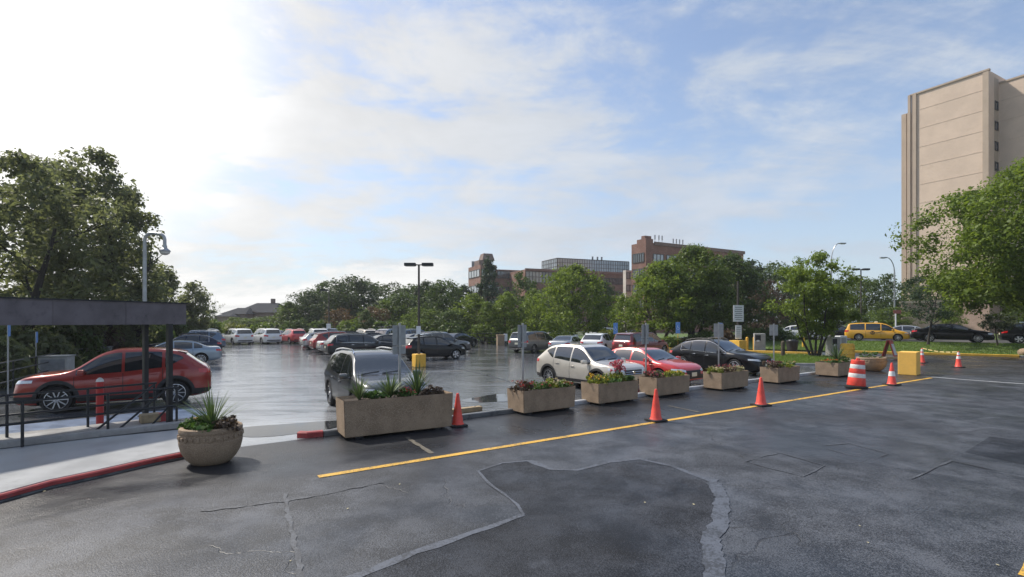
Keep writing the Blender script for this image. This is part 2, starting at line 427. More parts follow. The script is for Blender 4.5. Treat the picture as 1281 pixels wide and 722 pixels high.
# kerb along the lot: dark, with a red painted nose
def kerb(path, wd, h, m, name, z0=0.0, jit=0):
    mb = MB(); P_ = [Vector((p[0], p[1], 0)) for p in path]; prof = [(-wd/2, 0), (-wd/2, h-.02), (-wd/2+.02, h), (wd/2-.02, h), (wd/2, h-.02), (wd/2, 0)]
    vs = []; fs = []; npf = len(prof)
    for i, p in enumerate(P_):
        t = P_[min(i+1, len(P_)-1)]-P_[max(0, i-1)]; t.normalize(); nn_ = Vector((-t.y, t.x, 0))
        for (a, z) in prof: vs.append(p+nn_*a+Vector((0, 0, z0+z)))
    for i in range(len(P_)-1):
        for j in range(npf-1): fs.append((i*npf+j, i*npf+j+1, (i+1)*npf+j+1, (i+1)*npf+j))
    fs.append(tuple(range(npf))); fs.append(tuple((len(P_)-1)*npf+j for j in range(npf))[::-1])
    mb.add(vs, fs); return struct(mb.build(name, m, fix=True))
kerb([KP(.475, .06), KP(3), KP(6.6)], .16, .12, M_KERBDARK, 'kerb')
kerb([KP(6.62), KP(16), KP(24), KP(30.6)], .17, .125, mat('kerb_pale_sheen', (.40, .42, .45), .3, 0, .25, 1.2, .2, 40, dirt=(.2, .2, .21)), 'pale_kerb')  # sky reflection on the wet kerb top, put into its pale colour
kerb([KP(.02, .24), KP(.16, .11), KP(.47, .06)], .17, .125, M_RED, 'kerb_red_nose')
# yellow line and other markings
g = MB(); g.strip([Y0, Y1], .15, .012, .007, rng, step=.25); struct(g.build('yellow_line', M_YEL))
g = MB(); g.strip([at(1165, 472), at(1230, 477), at(1300, 482)], .16, .012, .012, rng, step=.3); struct(g.build('white_stop_line', M_WHT))
g = MB()
for a, b_ in (((509, 548), (540, 568)), ((836, 508), (874, 516)), ((978, 487), (1020, 492))):
    g.strip([at(*a), at(*b_)], .09, .0125, .02, rng, step=.12)
struct(g.build('worn_bay_marking', M_WORN))
g = MB(); g.strip([at(1281, 722), at(1303, 672)], .07, .012, .01, rng, step=.2); struct(g.build('yellow_line_corner', M_YEL))
g = MB()
for t in range(0, 9):
    a = Vector((-1.2, 21.0, 0))+n*(t*5.2)+d*.2
    if t in (0, 1, 2, 3, 4, 5): g.strip([a-d*5.0*(t > 1), a+d*4.6], .09, .005, .02, rng, step=.3)
struct(g.build('faded_bay_marking', M_WORN))
# patches and sealant
def gpath(pts): return [at(*p) for p in pts]
patch = gpath([(436, 726), (520, 692), (655, 645), (648, 632), (612, 606), (600, 590), (628, 580), (662, 577), (690, 588), (720, 589), (762, 579), (800, 575), (842, 584), (884, 602), (893, 622), (892, 655), (880, 668), (884, 700), (888, 740), (884, 800), (430, 800)])
g = MB(); g.sheet(patch, .008); struct(g.build('asphalt_patch', M_PATCH))
g = MB()
g.strip(gpath([(436, 726), (520, 692), (590, 668), (655, 645)]), [.12, .10, .13, .1, .14, .09], .012, .012, rng, step=.2)
g.strip(gpath([(655, 645), (648, 632), (612, 606), (598, 590), (628, 580), (662, 577)]), .05, .0124, .012, rng, step=.2)
g.strip(gpath([(662, 577), (690, 588), (722, 589), (762, 579), (800, 575), (842, 584), (886, 602)]), [.1, .16, .12, .09], .0128, .012, rng, step=.2)
g.strip(gpath([(890, 600), (903, 622), (901, 655), (888, 672), (893, 700), (896, 740), (893, 800)]), [.2, .19, .16, .21, .18, .2, .2], .0132, .022, rng, step=.07)
struct(g.build('sealant_band', M_SEAL))
g = MB()
g.strip(gpath([(357, 618), (362, 650), (370, 690), (380, 740)]), [.05, .07, .04, .06], .012, .02, rng, step=.1)
g.strip(gpath([(250, 640), (310, 634), (357, 628), (420, 616), (480, 604)]), .045, .0124, .04, rng, step=.12)
g.strip(gpath([(932, 578), (975, 567), (1032, 583), (1004, 597), (932, 578)]), .03, .0132, .02, rng, step=.2)
g.strip(gpath([(1032, 558), (1062, 555), (1112, 568), (1090, 577), (1034, 562)]), .03, .0136, .02, rng, step=.2)
g.strip(gpath([(1140, 600), (1190, 577), (1250, 590)]), .03, .014, .02, rng, step=.2)
struct(g.build('sealant_trace', M_SEAL2))
g = MB(); g.sheet(gpath([(1207, 566), (1238, 547), (1330, 556), (1330, 592)]), .008); struct(g.build('asphalt_patch_square', M_PATCH))
g = MB()
for i in range(9):
    c = at(rng.uniform(20, 1260), rng.uniform(600, 715)); r_ = rng.uniform(.008, .018)
    g.sheet([c+Vector((math.cos(a)*r_*rng.uniform(.6, 1.2), math.sin(a)*r_*1.6, 0)) for a in (0, 1, 2, 3, 4, 5)], .0165)
o = g.build('fallen_leaves', mat('litter_pale', (.4, .36, .22), .7)); stuff(o)
g = MB(); g.strip([at(520, 455), at(560, 460), at(600, 467), at(640, 478), at(690, 488)], [.12, .2, .3, .2, .12], .0052, .04, rng, step=.3)
g.strip([at(325, 443), at(350, 444), at(398, 441)], .35, .0056, .08, rng, step=.5); struct(g.build('lot_seam', mat('tar_seam', (.014, .014, .016), .3, 0, .2, 4)))
# puddles
def blob(c, rx, ry, rot, seed, nn=40, amp=.35):
    rr = random.Random(seed); ph = [rr.uniform(0, 6.28) for _ in range(5)]; out = []
    for i in range(nn):
        a = 2*math.pi*i/nn
        s_ = 1+amp*sum(math.sin((j+2)*a+ph[j])/(j+1.6) for j in range(5))*.6
        x, y = math.cos(a)*rx*s_, math.sin(a)*ry*s_
        out.append(Vector((c.x+x*math.cos(rot)-y*math.sin(rot), c.y+x*math.sin(rot)+y*math.cos(rot), 0)))
    return out
for (px, py, rx, ry, rot, sd_) in ((640, 497, 1.5, .9, .5, 3), (352, 537, 1.5, .75, .45, 8), (556, 520, .9, .3, .5, 21)):
    g = MB(); g.sheet(blob(at(px, py), rx, ry, rot, sd_), .005); struct(g.build('puddle', M_WATER))
# ------------------------------------------------------------------ left walkway
edge = gpath([(-150, 668), (-60, 643), (0, 627), (60, 610), (120, 597), (180, 583), (236, 571)])
edge = [Vector((p.x, p.y, 0)) for p in edge]
inner = [Vector((-6.6, 10.3, 0)), at(229, 537, .12), at(120, 548, .12), at(0, 562, .12), at(-150, 582, .12)]
g = MB(); g.prism([(p.x, p.y) for p in edge[::1]]+[(p.x, p.y) for p in inner], 0, .12)
struct(g.build('sidewalk', M_CONC, fix=True))
off = []
for i, p in enumerate(edge):
    t = edge[min(i+1, len(edge)-1)]-edge[max(0, i-1)]; t.normalize(); off.append(p+Vector((t.y, -t.x, 0))*.06)
kerb(off, .075, .072, M_RED, 'red_kerb', .042)
kerb(off, .07, .041, M_KERBDARK, 'red_kerb_shadow_foot')  # dark strip standing in for the shadow line below the red
# raised kerb and ramp behind the walkway
kc = [at(-150, 580, .12), at(0, 560, .12), at(120, 546, .12), at(231, 534, .12)]
kerb(kc, .2, .13, M_CONC2, 'ramp_kerb', .12)
bk = [Vector((p.x, p.y, 0)) for p in kc]; pn = Vector((-.79, .60, 0))
g = MB(); g.prism([(p.x, p.y) for p in [bk[0]+pn*.1, bk[3]+pn*.1, bk[3]+pn*1.75, bk[0]+pn*1.75]], 0, .13); struct(g.build('ramp', mat('concrete_ramp', (.24, .245, .25), .42, 0, .2, 1.5, .3, 60, dirt=(.14, .14, .14)), fix=True))
g = MB(); b0, b3 = bk[0]+pn*1.8, bk[3]+pn*1.8+Vector((.9, 1.1, 0))
g.sheet([b0, b3, b3+pn*1.9, b0+pn*1.9], .005); struct(g.build('blue_access_aisle', M_BLUE))

# ------------------------------------------------------------------ right island, lawn and street
def poly_slab(pts, z, name, m): 
    g = MB(); g.prism([(p[0], p[1]) for p in pts], -.02, z); return struct(g.build(name, m, fix=True))
isl = [(13.5, 31.5), (16.0, 29.8), (18.4, 29.5), (21.6, 32.4), (23.0, 35.5), (21.5, 38.2), (17, 39.5), (14, 36)]
poly_slab(isl, .09, 'island_lawn', M_GRASSB)
kerb(isl+[isl[0]], .15, .12, M_CONC2, 'island_kerb')
kA = [(13.5, 47.4), (16, 45.5), (19.4, 42.8), (23.2, 39.4), (24.2, 40.2)]
kerb(kA, .28, .17, M_YELK, 'yellow_kerb')
rdir = Vector((.83, -.558, 0)); rn = Vector((.558, .83, 0))
kB0 = Vector((27.5, 42.0, 0))
kerb([kB0, kB0+rdir*10.2], .28, .17, M_YELK, 'yellow_kerb_lawn')
kerb([kB0+rdir*10.25, kB0+rdir*30], .2, .14, M_CONC2, 'lawn_kerb')
g = MB(); NS, NC = 40, 12; vs = []; fs = []
for i in range(NS+1):
    for j in range(NC+1):
        s_ = -16+i*(60/NS); c_ = .1+j*6.1/NC
        p = kB0+rdir*s_+rn*c_; t = j/NC
        vs.append((p.x, p.y, .10+.66*(t*t*(3-2*t))))
for i in range(NS):
    for j in range(NC): fs.append((i*(NC+1)+j, (i+1)*(NC+1)+j, (i+1)*(NC+1)+j+1, i*(NC+1)+j+1))
g.add(vs, fs); lawn = struct(g.build('lawn', M_GRASSB, smooth=True))
a = kB0-rdir*16+rn*6.2; b_ = kB0+rdir*44+rn*6.2
g = MB(); g.sheet([a, b_, b_+rn*11, a+rn*11], .76); struct(g.build('street', M_STREET))
g = MB(); g.sheet([a+rn*11, b_+rn*11, b_+rn*70, a+rn*70], .80); struct(g.build('verge', M_GRASSB))
g = MB(); g.sheet([(14.2, 47.2), (-8, 67), (-30, 80), (40, 110), (60, 70), (22, 46)], -.012); struct(g.build('planting_bed', M_GRASSB))
# grass: short blades
def grass(poly_fn, count, name, m, seed, hgt=.09):
    rr = random.Random(seed); mb = MB()
    for _ in range(count):
        p = poly_fn(rr); a = rr.uniform(0, 6.28); h = hgt*rr.uniform(.5, 1.3); w_ = .022
        dx, dy = math.cos(a)*w_, math.sin(a)*w_; lx, ly = rr.uniform(-.05, .05), rr.uniform(-.05, .05)
        mb.add([(p[0]-dx, p[1]-dy, p[2]), (p[0]+dx, p[1]+dy, p[2]), (p[0]+lx, p[1]+ly, p[2]+h)], [(0, 1, 2)])
    return stuff(mb.build(name, m))
M_BLADE = leafmat('grass_blade', (.13, .21, .04), .3, .4)
def lawn_pt(rr):
    s_ = rr.uniform(-6, 18); t = rr.random(); p = kB0+rdir*s_+rn*(.15+t*5.9)
    return (p.x, p.y, .10+.66*(t*t*(3-2*t)))
grass(lawn_pt, 26000, 'lawn_grass', M_BLADE, 3)
def isl_pt(rr):
    while True:
        x, y = rr.uniform(13.6, 22.8), rr.uniform(29.8, 39)
        ins = False; j = len(isl)-1
        for i in range(len(isl)):
            if (isl[i][1] > y) != (isl[j][1] > y) and x < (isl[j][0]-isl[i][0])*(y-isl[i][1])/(isl[j][1]-isl[i][1])+isl[i][0]: ins = not ins
            j = i
        if ins: return (x, y, .09)
grass(isl_pt, 12000, 'island_grass', M_BLADE, 9)

# the damp air over the place: one box round everything, sky outside
mh, nth, bh0, oh = newmat('damp_air'); nth.nodes.remove(bh0)
pv_ = nth.nodes.new('ShaderNodeVolumePrincipled'); pv_.inputs['Color'].default_value = (.86, .92, 1.0, 1); pv_.inputs['Density'].default_value = HAZE; pv_.inputs['Anisotropy'].default_value = .35
nth.links.new(pv_.outputs[0], oh.inputs['Volume'])
g = MB(); g.box((20, 90, 29), (420, 240, 62)); hz_ = stuff(g.build('haze', mh))
# ------------------------------------------------------------------ vehicles
GLASS = mat('car_glass', (.012, .015, .017), .03, 0, .02, 1, spec=.9, coat=.6)
GLASS_L = mat('car_glass_light', (.05, .056, .06), .05, 0, .05, 1, spec=.9, coat=.8)
TYRE = mat('tyre_rubber', (.016, .016, .017), .75, 0, .2, 6, .3, 60)
RIM = mat('rim_alloy', (.52, .53, .55), .28, .85, .08, 6)
RIMD = mat('rim_dark', (.03, .03, .032), .5, .3, .1, 6)
PLAST = mat('trim_plastic', (.022, .022, .024), .55, 0, .2, 8)
CHROME = mat('trim_chrome', (.7, .71, .73), .12, 1, .03, 4)
LAMP = mat('headlamp_lens', (.62, .65, .68), .06, .25, .12, 14, coat=1)
TAIL = mat('tail_lens', (.50, .008, .010), .12, 0, .15, 12, coat=1)
PLATE = mat('number_plate', (.72, .70, .55), .4, 0, .06, 20)
SEAM = mat('door_seam', (.01, .01, .011), .7, 0, .1, 4)
P_ = {}
for nm, c, mt in (('red', (.27, .022, .015), .3), ('deep_red', (.24, .018, .02), .3), ('bright_red', (.50, .03, .028), .15), ('maroon', (.16, .02, .022), .3), ('silver', (.46, .47, .47), .7), ('champagne', (.56, .52, .455), .45), ('blue_silver', (.24, .30, .36), .6),
                  ('grey', (.15, .155, .155), .6), ('charcoal', (.022, .024, .027), .3), ('black', (.006, .006, .007), .0), ('navy', (.014, .022, .05), .3), ('dark_blue', (.02, .035, .07), .4), ('white', (.72, .73, .73), 0.0),
                  ('taxi', (.78, .40, .025), 0.0), ('steel_blue', (.10, .15, .22), .5), ('olive_grey', (.085, .088, .090), .7), ('tan', (.42, .37, .30), .5)):
    P_[nm] = paint(nm, c, mt)

def pchip(pts):
    xs = np.array([p[0] for p in pts], float); ys = np.array([p[1] for p in pts], float)
    h = np.diff(xs); dl = np.diff(ys)/h; m = np.zeros(len(xs))
    for i in range(1, len(xs)-1):
        if dl[i-1]*dl[i] > 0:
            w1, w2 = 2*h[i]+h[i-1], h[i]+2*h[i-1]
            m[i] = (w1+w2)/(w1/dl[i-1]+w2/dl[i])
    m[0], m[-1] = dl[0], dl[-1]
    def f(x):
        x = min(max(x, xs[0]), xs[-1]); i = int(min(max(np.searchsorted(xs, x)-1, 0), len(xs)-2))
        t = (x-xs[i])/h[i]
        return float((2*t**3-3*t**2+1)*ys[i]+(t**3-2*t**2+t)*h[i]*m[i]+(-2*t**3+3*t**2)*ys[i+1]+(t**3-t**2)*h[i]*m[i+1])
    return f

SPECS = {
 'suv': dict(L=4.68, W=1.84, H=1.70, wb=2.72, r=.355, ax=.02,
   top=[(-2.34, .78), (-2.31, .98), (-2.24, 1.10), (-2.14, 1.17), (-1.82, 1.55), (-1.62, 1.61), (-.7, 1.69), (0, 1.68), (.38, 1.60), (1.16, 1.10), (1.36, 1.07), (1.95, .99), (2.2, .90), (2.30, .78), (2.34, .62)],
   belt=[(-2.34, .74), (-2.2, 1.02), (-1.2, 1.05), (0, 1.00), (1.0, .97), (1.5, .97), (2.1, .88), (2.34, .58)],
   ws=(1.12, .40), rw=(-2.13, -1.84), sw=[(.98, -.08), (-.16, -1.04), (-1.13, -1.60)], rails=True, clad=True, taper=.75),
 'crossover': dict(L=4.48, W=1.85, H=1.65, wb=2.67, r=.36, ax=.0,
   top=[(-2.24, .80), (-2.21, 1.00), (-2.12, 1.10), (-2.03, 1.15), (-1.50, 1.52), (-1.38, 1.565), (-.6, 1.645), (0, 1.64), (.32, 1.57), (1.12, 1.09), (1.32, 1.05), (1.85, 1.0), (2.12, .91), (2.21, .80), (2.24, .62)],
   belt=[(-2.24, .76), (-2.1, 1.06), (-1.2, 1.08), (0, .99), (1.0, .95), (1.5, .96), (2.0, .90), (2.24, .58)],
   ws=(1.08, .34), rw=(-2.02, -1.52), sw=[(.94, -.06), (-.13, -1.0), (-1.08, -1.52)], taper=.7, clad=True, flare=True, spoiler=True),
 'big_suv': dict(L=5.0, W=2.0, H=1.79, wb=2.95, r=.38, ax=.05,
   top=[(-2.5, .80), (-2.48, 1.02), (-2.43, 1.14), (-2.36, 1.20), (-2.16, 1.66), (-2.0, 1.72), (-.7, 1.79), (.1, 1.77), (.5, 1.68), (1.22, 1.18), (1.45, 1.14), (2.1, 1.07), (2.38, .97), (2.47, .85), (2.5, .62)],
   belt=[(-2.5, .76), (-2.38, 1.08), (-1.2, 1.09), (0, 1.06), (1.0, 1.03), (1.5, 1.03), (2.2, .95), (2.5, .58)],
   ws=(1.18, .52), rw=(-2.35, -2.17), sw=[(1.06, .02), (-.06, -.98), (-1.06, -2.08)], rails=True, taper=.35),
 'minivan': dict(L=5.05, W=1.96, H=1.76, wb=3.0, r=.345, ax=.12,
   top=[(-2.52, .80), (-2.50, 1.0), (-2.45, 1.10), (-2.40, 1.15), (-2.2, 1.62), (-2.05, 1.68), (-.8, 1.76), (.2, 1.75), (.7, 1.65), (1.62, 1.08), (1.78, 1.03), (2.2, .92), (2.42, .80), (2.5, .68), (2.52, .55)],
   belt=[(-2.52, .76), (-2.38, 1.04), (-1.2, 1.04), (0, 1.01), (1.2, .96), (1.7, .95), (2.3, .76), (2.52, .52)],
   ws=(1.58, .74), rw=(-2.39, -2.21), sw=[(1.36, .38), (.30, -.82), (-.92, -2.08)]),
 'sedan': dict(L=4.85, W=1.84, H=1.45, wb=2.80, r=.335, ax=.06,
   top=[(-2.42, .70), (-2.39, .92), (-2.30, 1.03), (-2.1, 1.06), (-1.78, 1.07), (-.98, 1.385), (-.4, 1.445), (.1, 1.435), (.42, 1.37), (1.28, .99), (1.5, .955), (2.05, .86), (2.28, .76), (2.39, .64), (2.42, .52)],
   belt=[(-2.42, .66), (-2.25, .94), (-1.6, .97), (-.8, .94), (0, .92), (1.1, .90), (1.6, .88), (2.15, .76), (2.42, .49)],
   ws=(1.25, .44), rw=(-1.74, -1.0), sw=[(1.10, .04), (-.04, -.92), (-1.0, -1.42)]),
 'sport_suv': dict(L=4.86, W=1.93, H=1.64, wb=2.88, r=.385, ax=-.08,
   top=[(-2.43, .80), (-2.40, .98), (-2.3, 1.10), (-2.18, 1.15), (-1.58, 1.49), (-1.4, 1.545), (-.6, 1.64), (-.15, 1.635), (.15, 1.56), (.98, 1.10), (1.2, 1.07), (1.9, .99), (2.25, .87), (2.38, .74), (2.43, .58)],
   belt=[(-2.43, .76), (-2.25, 1.05), (-1.2, 1.06), (0, 1.0), (.9, .97), (1.4, .99), (2.05, .88), (2.43, .54)],
   ws=(.94, .18), rw=(-2.17, -1.6), sw=[(.80, -.18), (-.26, -1.0), (-1.06, -1.55)], chromewin=True, rails=True, taper=.6),
 'hatch': dict(L=4.30, W=1.78, H=1.58, wb=2.61, r=.325, ax=.02,
   top=[(-2.15, .76), (-2.12, .95), (-2.05, 1.05), (-1.97, 1.11), (-1.58, 1.46), (-1.44, 1.51), (-.6, 1.58), (0, 1.57), (.38, 1.49), (1.26, 1.03), (1.42, 1.0), (1.85, .89), (2.05, .78), (2.13, .66), (2.15, .52)],
   belt=[(-2.15, .72), (-2.0, 1.0), (-1.2, 1.02), (0, .95), (1.0, .91), (1.5, .89), (1.95, .78), (2.15, .49)],
   ws=(1.22, .42), rw=(-1.96, -1.60), sw=[(1.06, -.02), (-.10, -.92), (-1.0, -1.50)], clad=True, taper=.7),
 'long_suv': dict(L=5.05, W=1.95, H=1.73, wb=2.93, r=.385, ax=-.02,
   top=[(-2.52, .82), (-2.49, 1.02), (-2.42, 1.13), (-2.33, 1.18), (-1.95, 1.58), (-1.78, 1.645), (-.6, 1.73), (0, 1.72), (.35, 1.64), (1.18, 1.13), (1.42, 1.10), (2.1, 1.02), (2.38, .91), (2.49, .78), (2.52, .60)],
   belt=[(-2.52, .78), (-2.36, 1.06), (-1.2, 1.07), (0, 1.03), (1.0, 1.0), (1.5, 1.01), (2.2, .90), (2.52, .56)],
   ws=(1.14, .38), rw=(-2.32, -1.97), sw=[(1.0, -.06), (-.14, -1.06), (-1.14, -1.90)], chromewin=True, clad=True, taper=.55),
}
CARCACHE = {}
def car_parts(kind):
    if kind in CARCACHE: return CARCACHE[kind]
    S = SPECS[kind]; L, W, H, wb, r, ax = S['L'], S['W'], S['H'], S['wb'], S['r'], S['ax']
    hw = W/2; zt = pchip(S['top']); zs = pchip(S['belt'])
    zb = pchip([(-L/2, .40), (-L/2+.12, .30), (-L/2+.6, .22), (0, .21), (L/2-.6, .21), (L/2-.12, .23), (L/2, .30)])
    def wf(x):
        e = L/2-x; e2 = x+L/2
        a = .70+.30*math.sqrt(max(0, 1-(1-min(e/.95, 1))**2.2)) if e < .95 else 1
        b = .80+.20*math.sqrt(max(0, 1-(1-min(e2/.6, 1))**2.2)) if e2 < .6 else 1
        return hw*a*b
    tum = .20*hw/.92
    def sect(x):
        w_ = wf(x); b = zb(x); top = zt(x); s_ = min(zs(x), top-.035)
        c = min(1, max(0, (top-s_-.06)/(H-1.0)))
        wt = w_*.955-.055-tum*c
        ze = max(s_+.012, top-.028-.035*c)
        dz_ = s_-b
        pts = [(0, b), (w_*.80, b), (w_*.94, b+.04), (w_*.978, b+.14), (w_*.992, b+.36*dz_), (w_*1.0, b+.60*dz_), (w_*.992, b+.80*dz_), (w_*.975, b+.90*dz_), (w_*.95, s_)]
        for t in (.25, .5, .75, .93):
            bulge = .03*math.sin(math.pi*t)*c
            pts.append((w_*.945+(wt-w_*.945)*t+bulge, s_+.008+(ze-s_-.008)*t))
        pts += [(wt-.012, ze+.005), (wt*.93, top-.018), (wt*.6, top-.005), (0, top)]
        return pts, wt, ze, s_
    xs = sorted(set([round(v, 3) for v in np.linspace(-L/2, L/2, 76)]+[round(v, 3) for p, _ in S['top'] for v in (p,)]+[L/2-.01, L/2-.03, -L/2+.015]))
    secs = [sect(x)[0] for x in xs]; m = len(secs[0])
    vs = []; fs = []; ring = 2*m-2
    for x, sc in zip(xs, secs):
        for (y, z) in sc: vs.append((x, y, z))
        for (y, z) in sc[1:-1][::-1]: vs.append((x, -y, z))
    for i in range(len(xs)-1):
        for j in range(ring):
            k_ = (j+1) % ring
            fs.append((i*ring+j, (i+1)*ring+j, (i+1)*ring+k_, i*ring+k_))
    fs.append(tuple(range(ring))); fs.append(tuple((len(xs)-1)*ring+j for j in range(ring))[::-1])
    me = bpy.data.meshes.new('car_body'); me.from_pydata(vs, [], fs)
    bm = bmesh.new(); bm.from_mesh(me); bmesh.ops.recalc_face_normals(bm, faces=bm.faces[:]); bm.to_mesh(me)
    bvh = BVHTree.FromBMesh(bm); bm.free()
    # wheel arches cut out
    wx = (wb/2+ax, -wb/2+ax)
    cut = MB()
    for x in wx:
        for sg in (-1, 1):
            prof = [(r+.055, -.16), (r+.055, .30)]
            cut.lathe(prof, 36, (x, sg*(hw-.12), r+.01), 'Y')
    cm = cut.mesh('cut', PLAST)
    bm = bmesh.new(); bm.from_mesh(cm); bmesh.ops.recalc_face_normals(bm, faces=bm.faces[:]); bm.to_mesh(cm); bm.free()
    me.materials.append(P_['grey']); me.materials.append(PLAST)
    ob = bpy.data.objects.new('tmp', me); oc = bpy.data.objects.new('tmpc', cm); COL.objects.link(ob); COL.objects.link(oc)
    mod = ob.modifiers.new('b', 'BOOLEAN'); mod.operation = 'DIFFERENCE'; mod.object = oc; mod.solver = 'EXACT'
    bpy.context.view_layer.update()
    ev = ob.evaluated_get(bpy.context.evaluated_depsgraph_get())
    body = bpy.data.meshes.new_from_object(ev); body.name = 'body_'+kind
    bpy.data.objects.remove(ob); bpy.data.objects.remove(oc)
    while len(body.materials) < 2: body.materials.append(PLAST)
    body.materials[0] = P_['grey']; body.materials[1] = PLAST
    for p in body.polygons:
        c = p.center
        arch = any(math.hypot(c.x-x, c.z-r-.01) < r+.062 and abs(p.normal.y) < .9 and abs(c.y) > hw-.32 for x in wx) or any(math.hypot(c.x-x, c.z-r-.01) < r+.03 for x in wx)
        p.material_index = 1 if (arch or c.z < .215) else 0
        p.use_smooth = True
    body.set_sharp_from_angle(angle=R(28))
    parts = [('body', body, -1, None, 0)]
    def grid(pts, mi_mat, name, nu, off=.006, dirv=None, double=False):
        """patch lying on the body: pts is a list of rows of points; each is carried to the body"""
        mb = MB(); out = []
        for row in pts:
            for p in row:
                p = Vector(p)
                if dirv is None:
                    co, no, _, _ = bvh.find_nearest(p)
                else:
                    dv = Vector(dirv).normalized()
                    co, no, _, _ = bvh.ray_cast(p+dv*4, -dv)
                    if co is None: co, no, _, _ = bvh.find_nearest(p)
                if no is None: no = Vector((0, 0, 1))
                out.append(co+no*off)
        rows, cols = len(pts), len(pts[0])
        fsq = [(i*cols+j, i*cols+j+1, (i+1)*cols+j+1, (i+1)*cols+j) for i in range(rows-1) for j in range(cols-1)]
        mb.add(out, fsq); return mb
    def emit(mb, name, m_, parent=0, smooth=True):
        me_ = mb.mesh(name, m_, smooth, 50)
        bm = bmesh.new(); bm.from_mesh(me_); bmesh.ops.recalc_face_normals(bm, faces=bm.faces[:])
        bm.to_mesh(me_); bm.free()
        parts.append((name, me_, parent, None, 0)); return len(parts)-1
    lin = lambda a, b, k_: [a+(b-a)*i/(k_-1) for i in range(k_)]
    # glass
    for (a, b) in S['sw']:
        for sg in (1, -1):
            rows = []
            xx = lin(a, b, 13)
            tops = []
            for x in xx:
                _, wt, ze, s_ = sect(x); lo = s_+.028; hi = max(ze-.035, lo+.004)
                if S.get('taper') and (a, b) == S['sw'][-1]:
                    q_ = (a-x)/(a-b); lo = lo+(hi-lo)*S['taper']*q_**1.4; hi = max(lo+.004, hi-.05*q_)
                tops.append((x, lo, hi))
            for t in lin(0, 1, 6):
                rows.append([(x, sg*1.2, lo+(hi-lo)*t) for x, lo, hi in tops])
            emit(grid(rows, 0, '', 0, .005, (0, sg, 0)), 'side_window', GLASS)
    def topglass(xa, xb, name, m_, shrink=.05, zoff=.0):
        rows = []
        for x in lin(xa, xb, 10):
            _, wt, ze, s_ = sect(x)
            rows.append([(x, y, zt(x)) for y in lin(-(wt-shrink), wt-shrink, 13)])
        return emit(grid(rows, 0, '', 0, .006), name, m_)
    topglass(S['ws'][0], S['ws'][1]+.02, 'windshield', GLASS_L if kind in ('suv',) else GLASS)
    topglass(S['rw'][0], S['rw'][1], 'rear_window', GLASS, .07)
    wbz = zt(S['ws'][0])
    mb = MB()
    for y0, y1 in ((-.05, .5), (-.62, -.12)):
        P0 = bvh.find_nearest(Vector((S['ws'][0]-.03, y0, wbz)))[0]+Vector((.01, 0, .02)); P1 = bvh.find_nearest(Vector((S['ws'][0]-.10, y1, wbz+.05)))[0]+Vector((0, 0, .022))
        mb.tube([P0, P1], .009, 5)
    emit(mb, 'wiper', PLAST)
    # doors: seam lines and handles
    dx = [S['sw'][0][0]+.03, (S['sw'][0][1]+S['sw'][1][0])/2, S['sw'][1][1]-.02]
    for sg in (1, -1):
        for x in dx:
            gm = grid([[(x-.007, sg*1.3, z) for z in lin(zb(x)+.10, zs(x)-.005, 9)], [(x+.007, sg*1.3, z) for z in lin(zb(x)+.10, zs(x)-.005, 9)]], 0, '', 0, .0025, (0, sg, 0))
            emit(gm, 'door_seam', SEAM)
    # bonnet and tailgate shut lines
    hx = S['ws'][0]+.12
    gm = grid([[(hx-.008, y, 1.1) for y in lin(-.62, .62, 9)], [(hx+.008, y, 1.1) for y in lin(-.62, .62, 9)]], 0, '', 0, .003, (0, 0, 1)); emit(gm, 'bonnet_seam', SEAM)
    for sg in (1, -1):
        rows = [[(x, sg*(wf(x)*.80+o_), 1.1) for x in lin(hx, L/2-.22, 10)] for o_ in (-.007, .007)]
        gm = grid(rows, 0, '', 0, .003, (0, 0, 1)); emit(gm, 'bonnet_seam', SEAM)
    for sg in (1, -1):
        for x in (dx[1]+.16, dx[2]+.22):
            z = zs(x)-.13; c = bvh.ray_cast(Vector((x, sg*3, z)), Vector((0, -sg, 0)))[0]
            hb = MB(); hb.box((c.x, c.y+sg*.018, c.z), (.20, .03, .035), bev=.01); emit(hb, 'door_handle', CHROME if S.get('chromewin') else 'BODY')
    for sg in (1, -1):
        if S.get('chromewin'):
            cb_ = MB(); pth = []
            for x in lin(S['sw'][0][0]+.1, S['sw'][-1][1]-.05, 26):
                _, wt, ze, s_ = sect(x); hi = max(ze-.022, s_+.03)
                c = bvh.ray_cast(Vector((x, sg*3, hi)), Vector((0, -sg, 0)))[0]
                if c: pth.append(c+Vector((0, sg*.006, 0)))
            for x in lin(S['sw'][-1][1]-.05, S['sw'][0][0]+.1, 20):
                _, wt, ze, s_ = sect(x)
                c = bvh.ray_cast(Vector((x, sg*3, s_+.018)), Vector((0, -sg, 0)))[0]
                if c: pth.append(c+Vector((0, sg*.006, 0)))
            cb_.tube(pth+[pth[0]], .013, 6); emit(cb_, 'window_trim', CHROME)
        # mirror
        x = S['sw'][0][0]-.14; z = zs(x)+.10; mbx = MB()
        mbx.box((x, sg*(wf(x)+.10), z), (.15, .22, .15), bev=.045); mbx.tube([(x+.02, sg*(wf(x)*.93), z-.05), (x, sg*(wf(x)+.04), z-.02)], .03, 6)
        mi_ = emit(mbx, 'mirror', PLAST if kind == 'suv' else 'BODY')
        if S.get('rails'):
            rp = []
            for xr in lin(S['ws'][1]-.15, S['rw'][1]+.22, 12):
                _, wt, ze, s_ = sect(xr); rp.append((xr, sg*(wt-.06), zt(xr)+.045))
            rp = [(rp[0][0]+.08, rp[0][1], rp[0][2]-.055)]+rp+[(rp[-1][0]-.08, rp[-1][1], rp[-1][2]-.05)]
            rb = MB(); rb.tube(rp, .022, 6); emit(rb, 'roof_rail', CHROME if kind == 'suv' else PLAST)
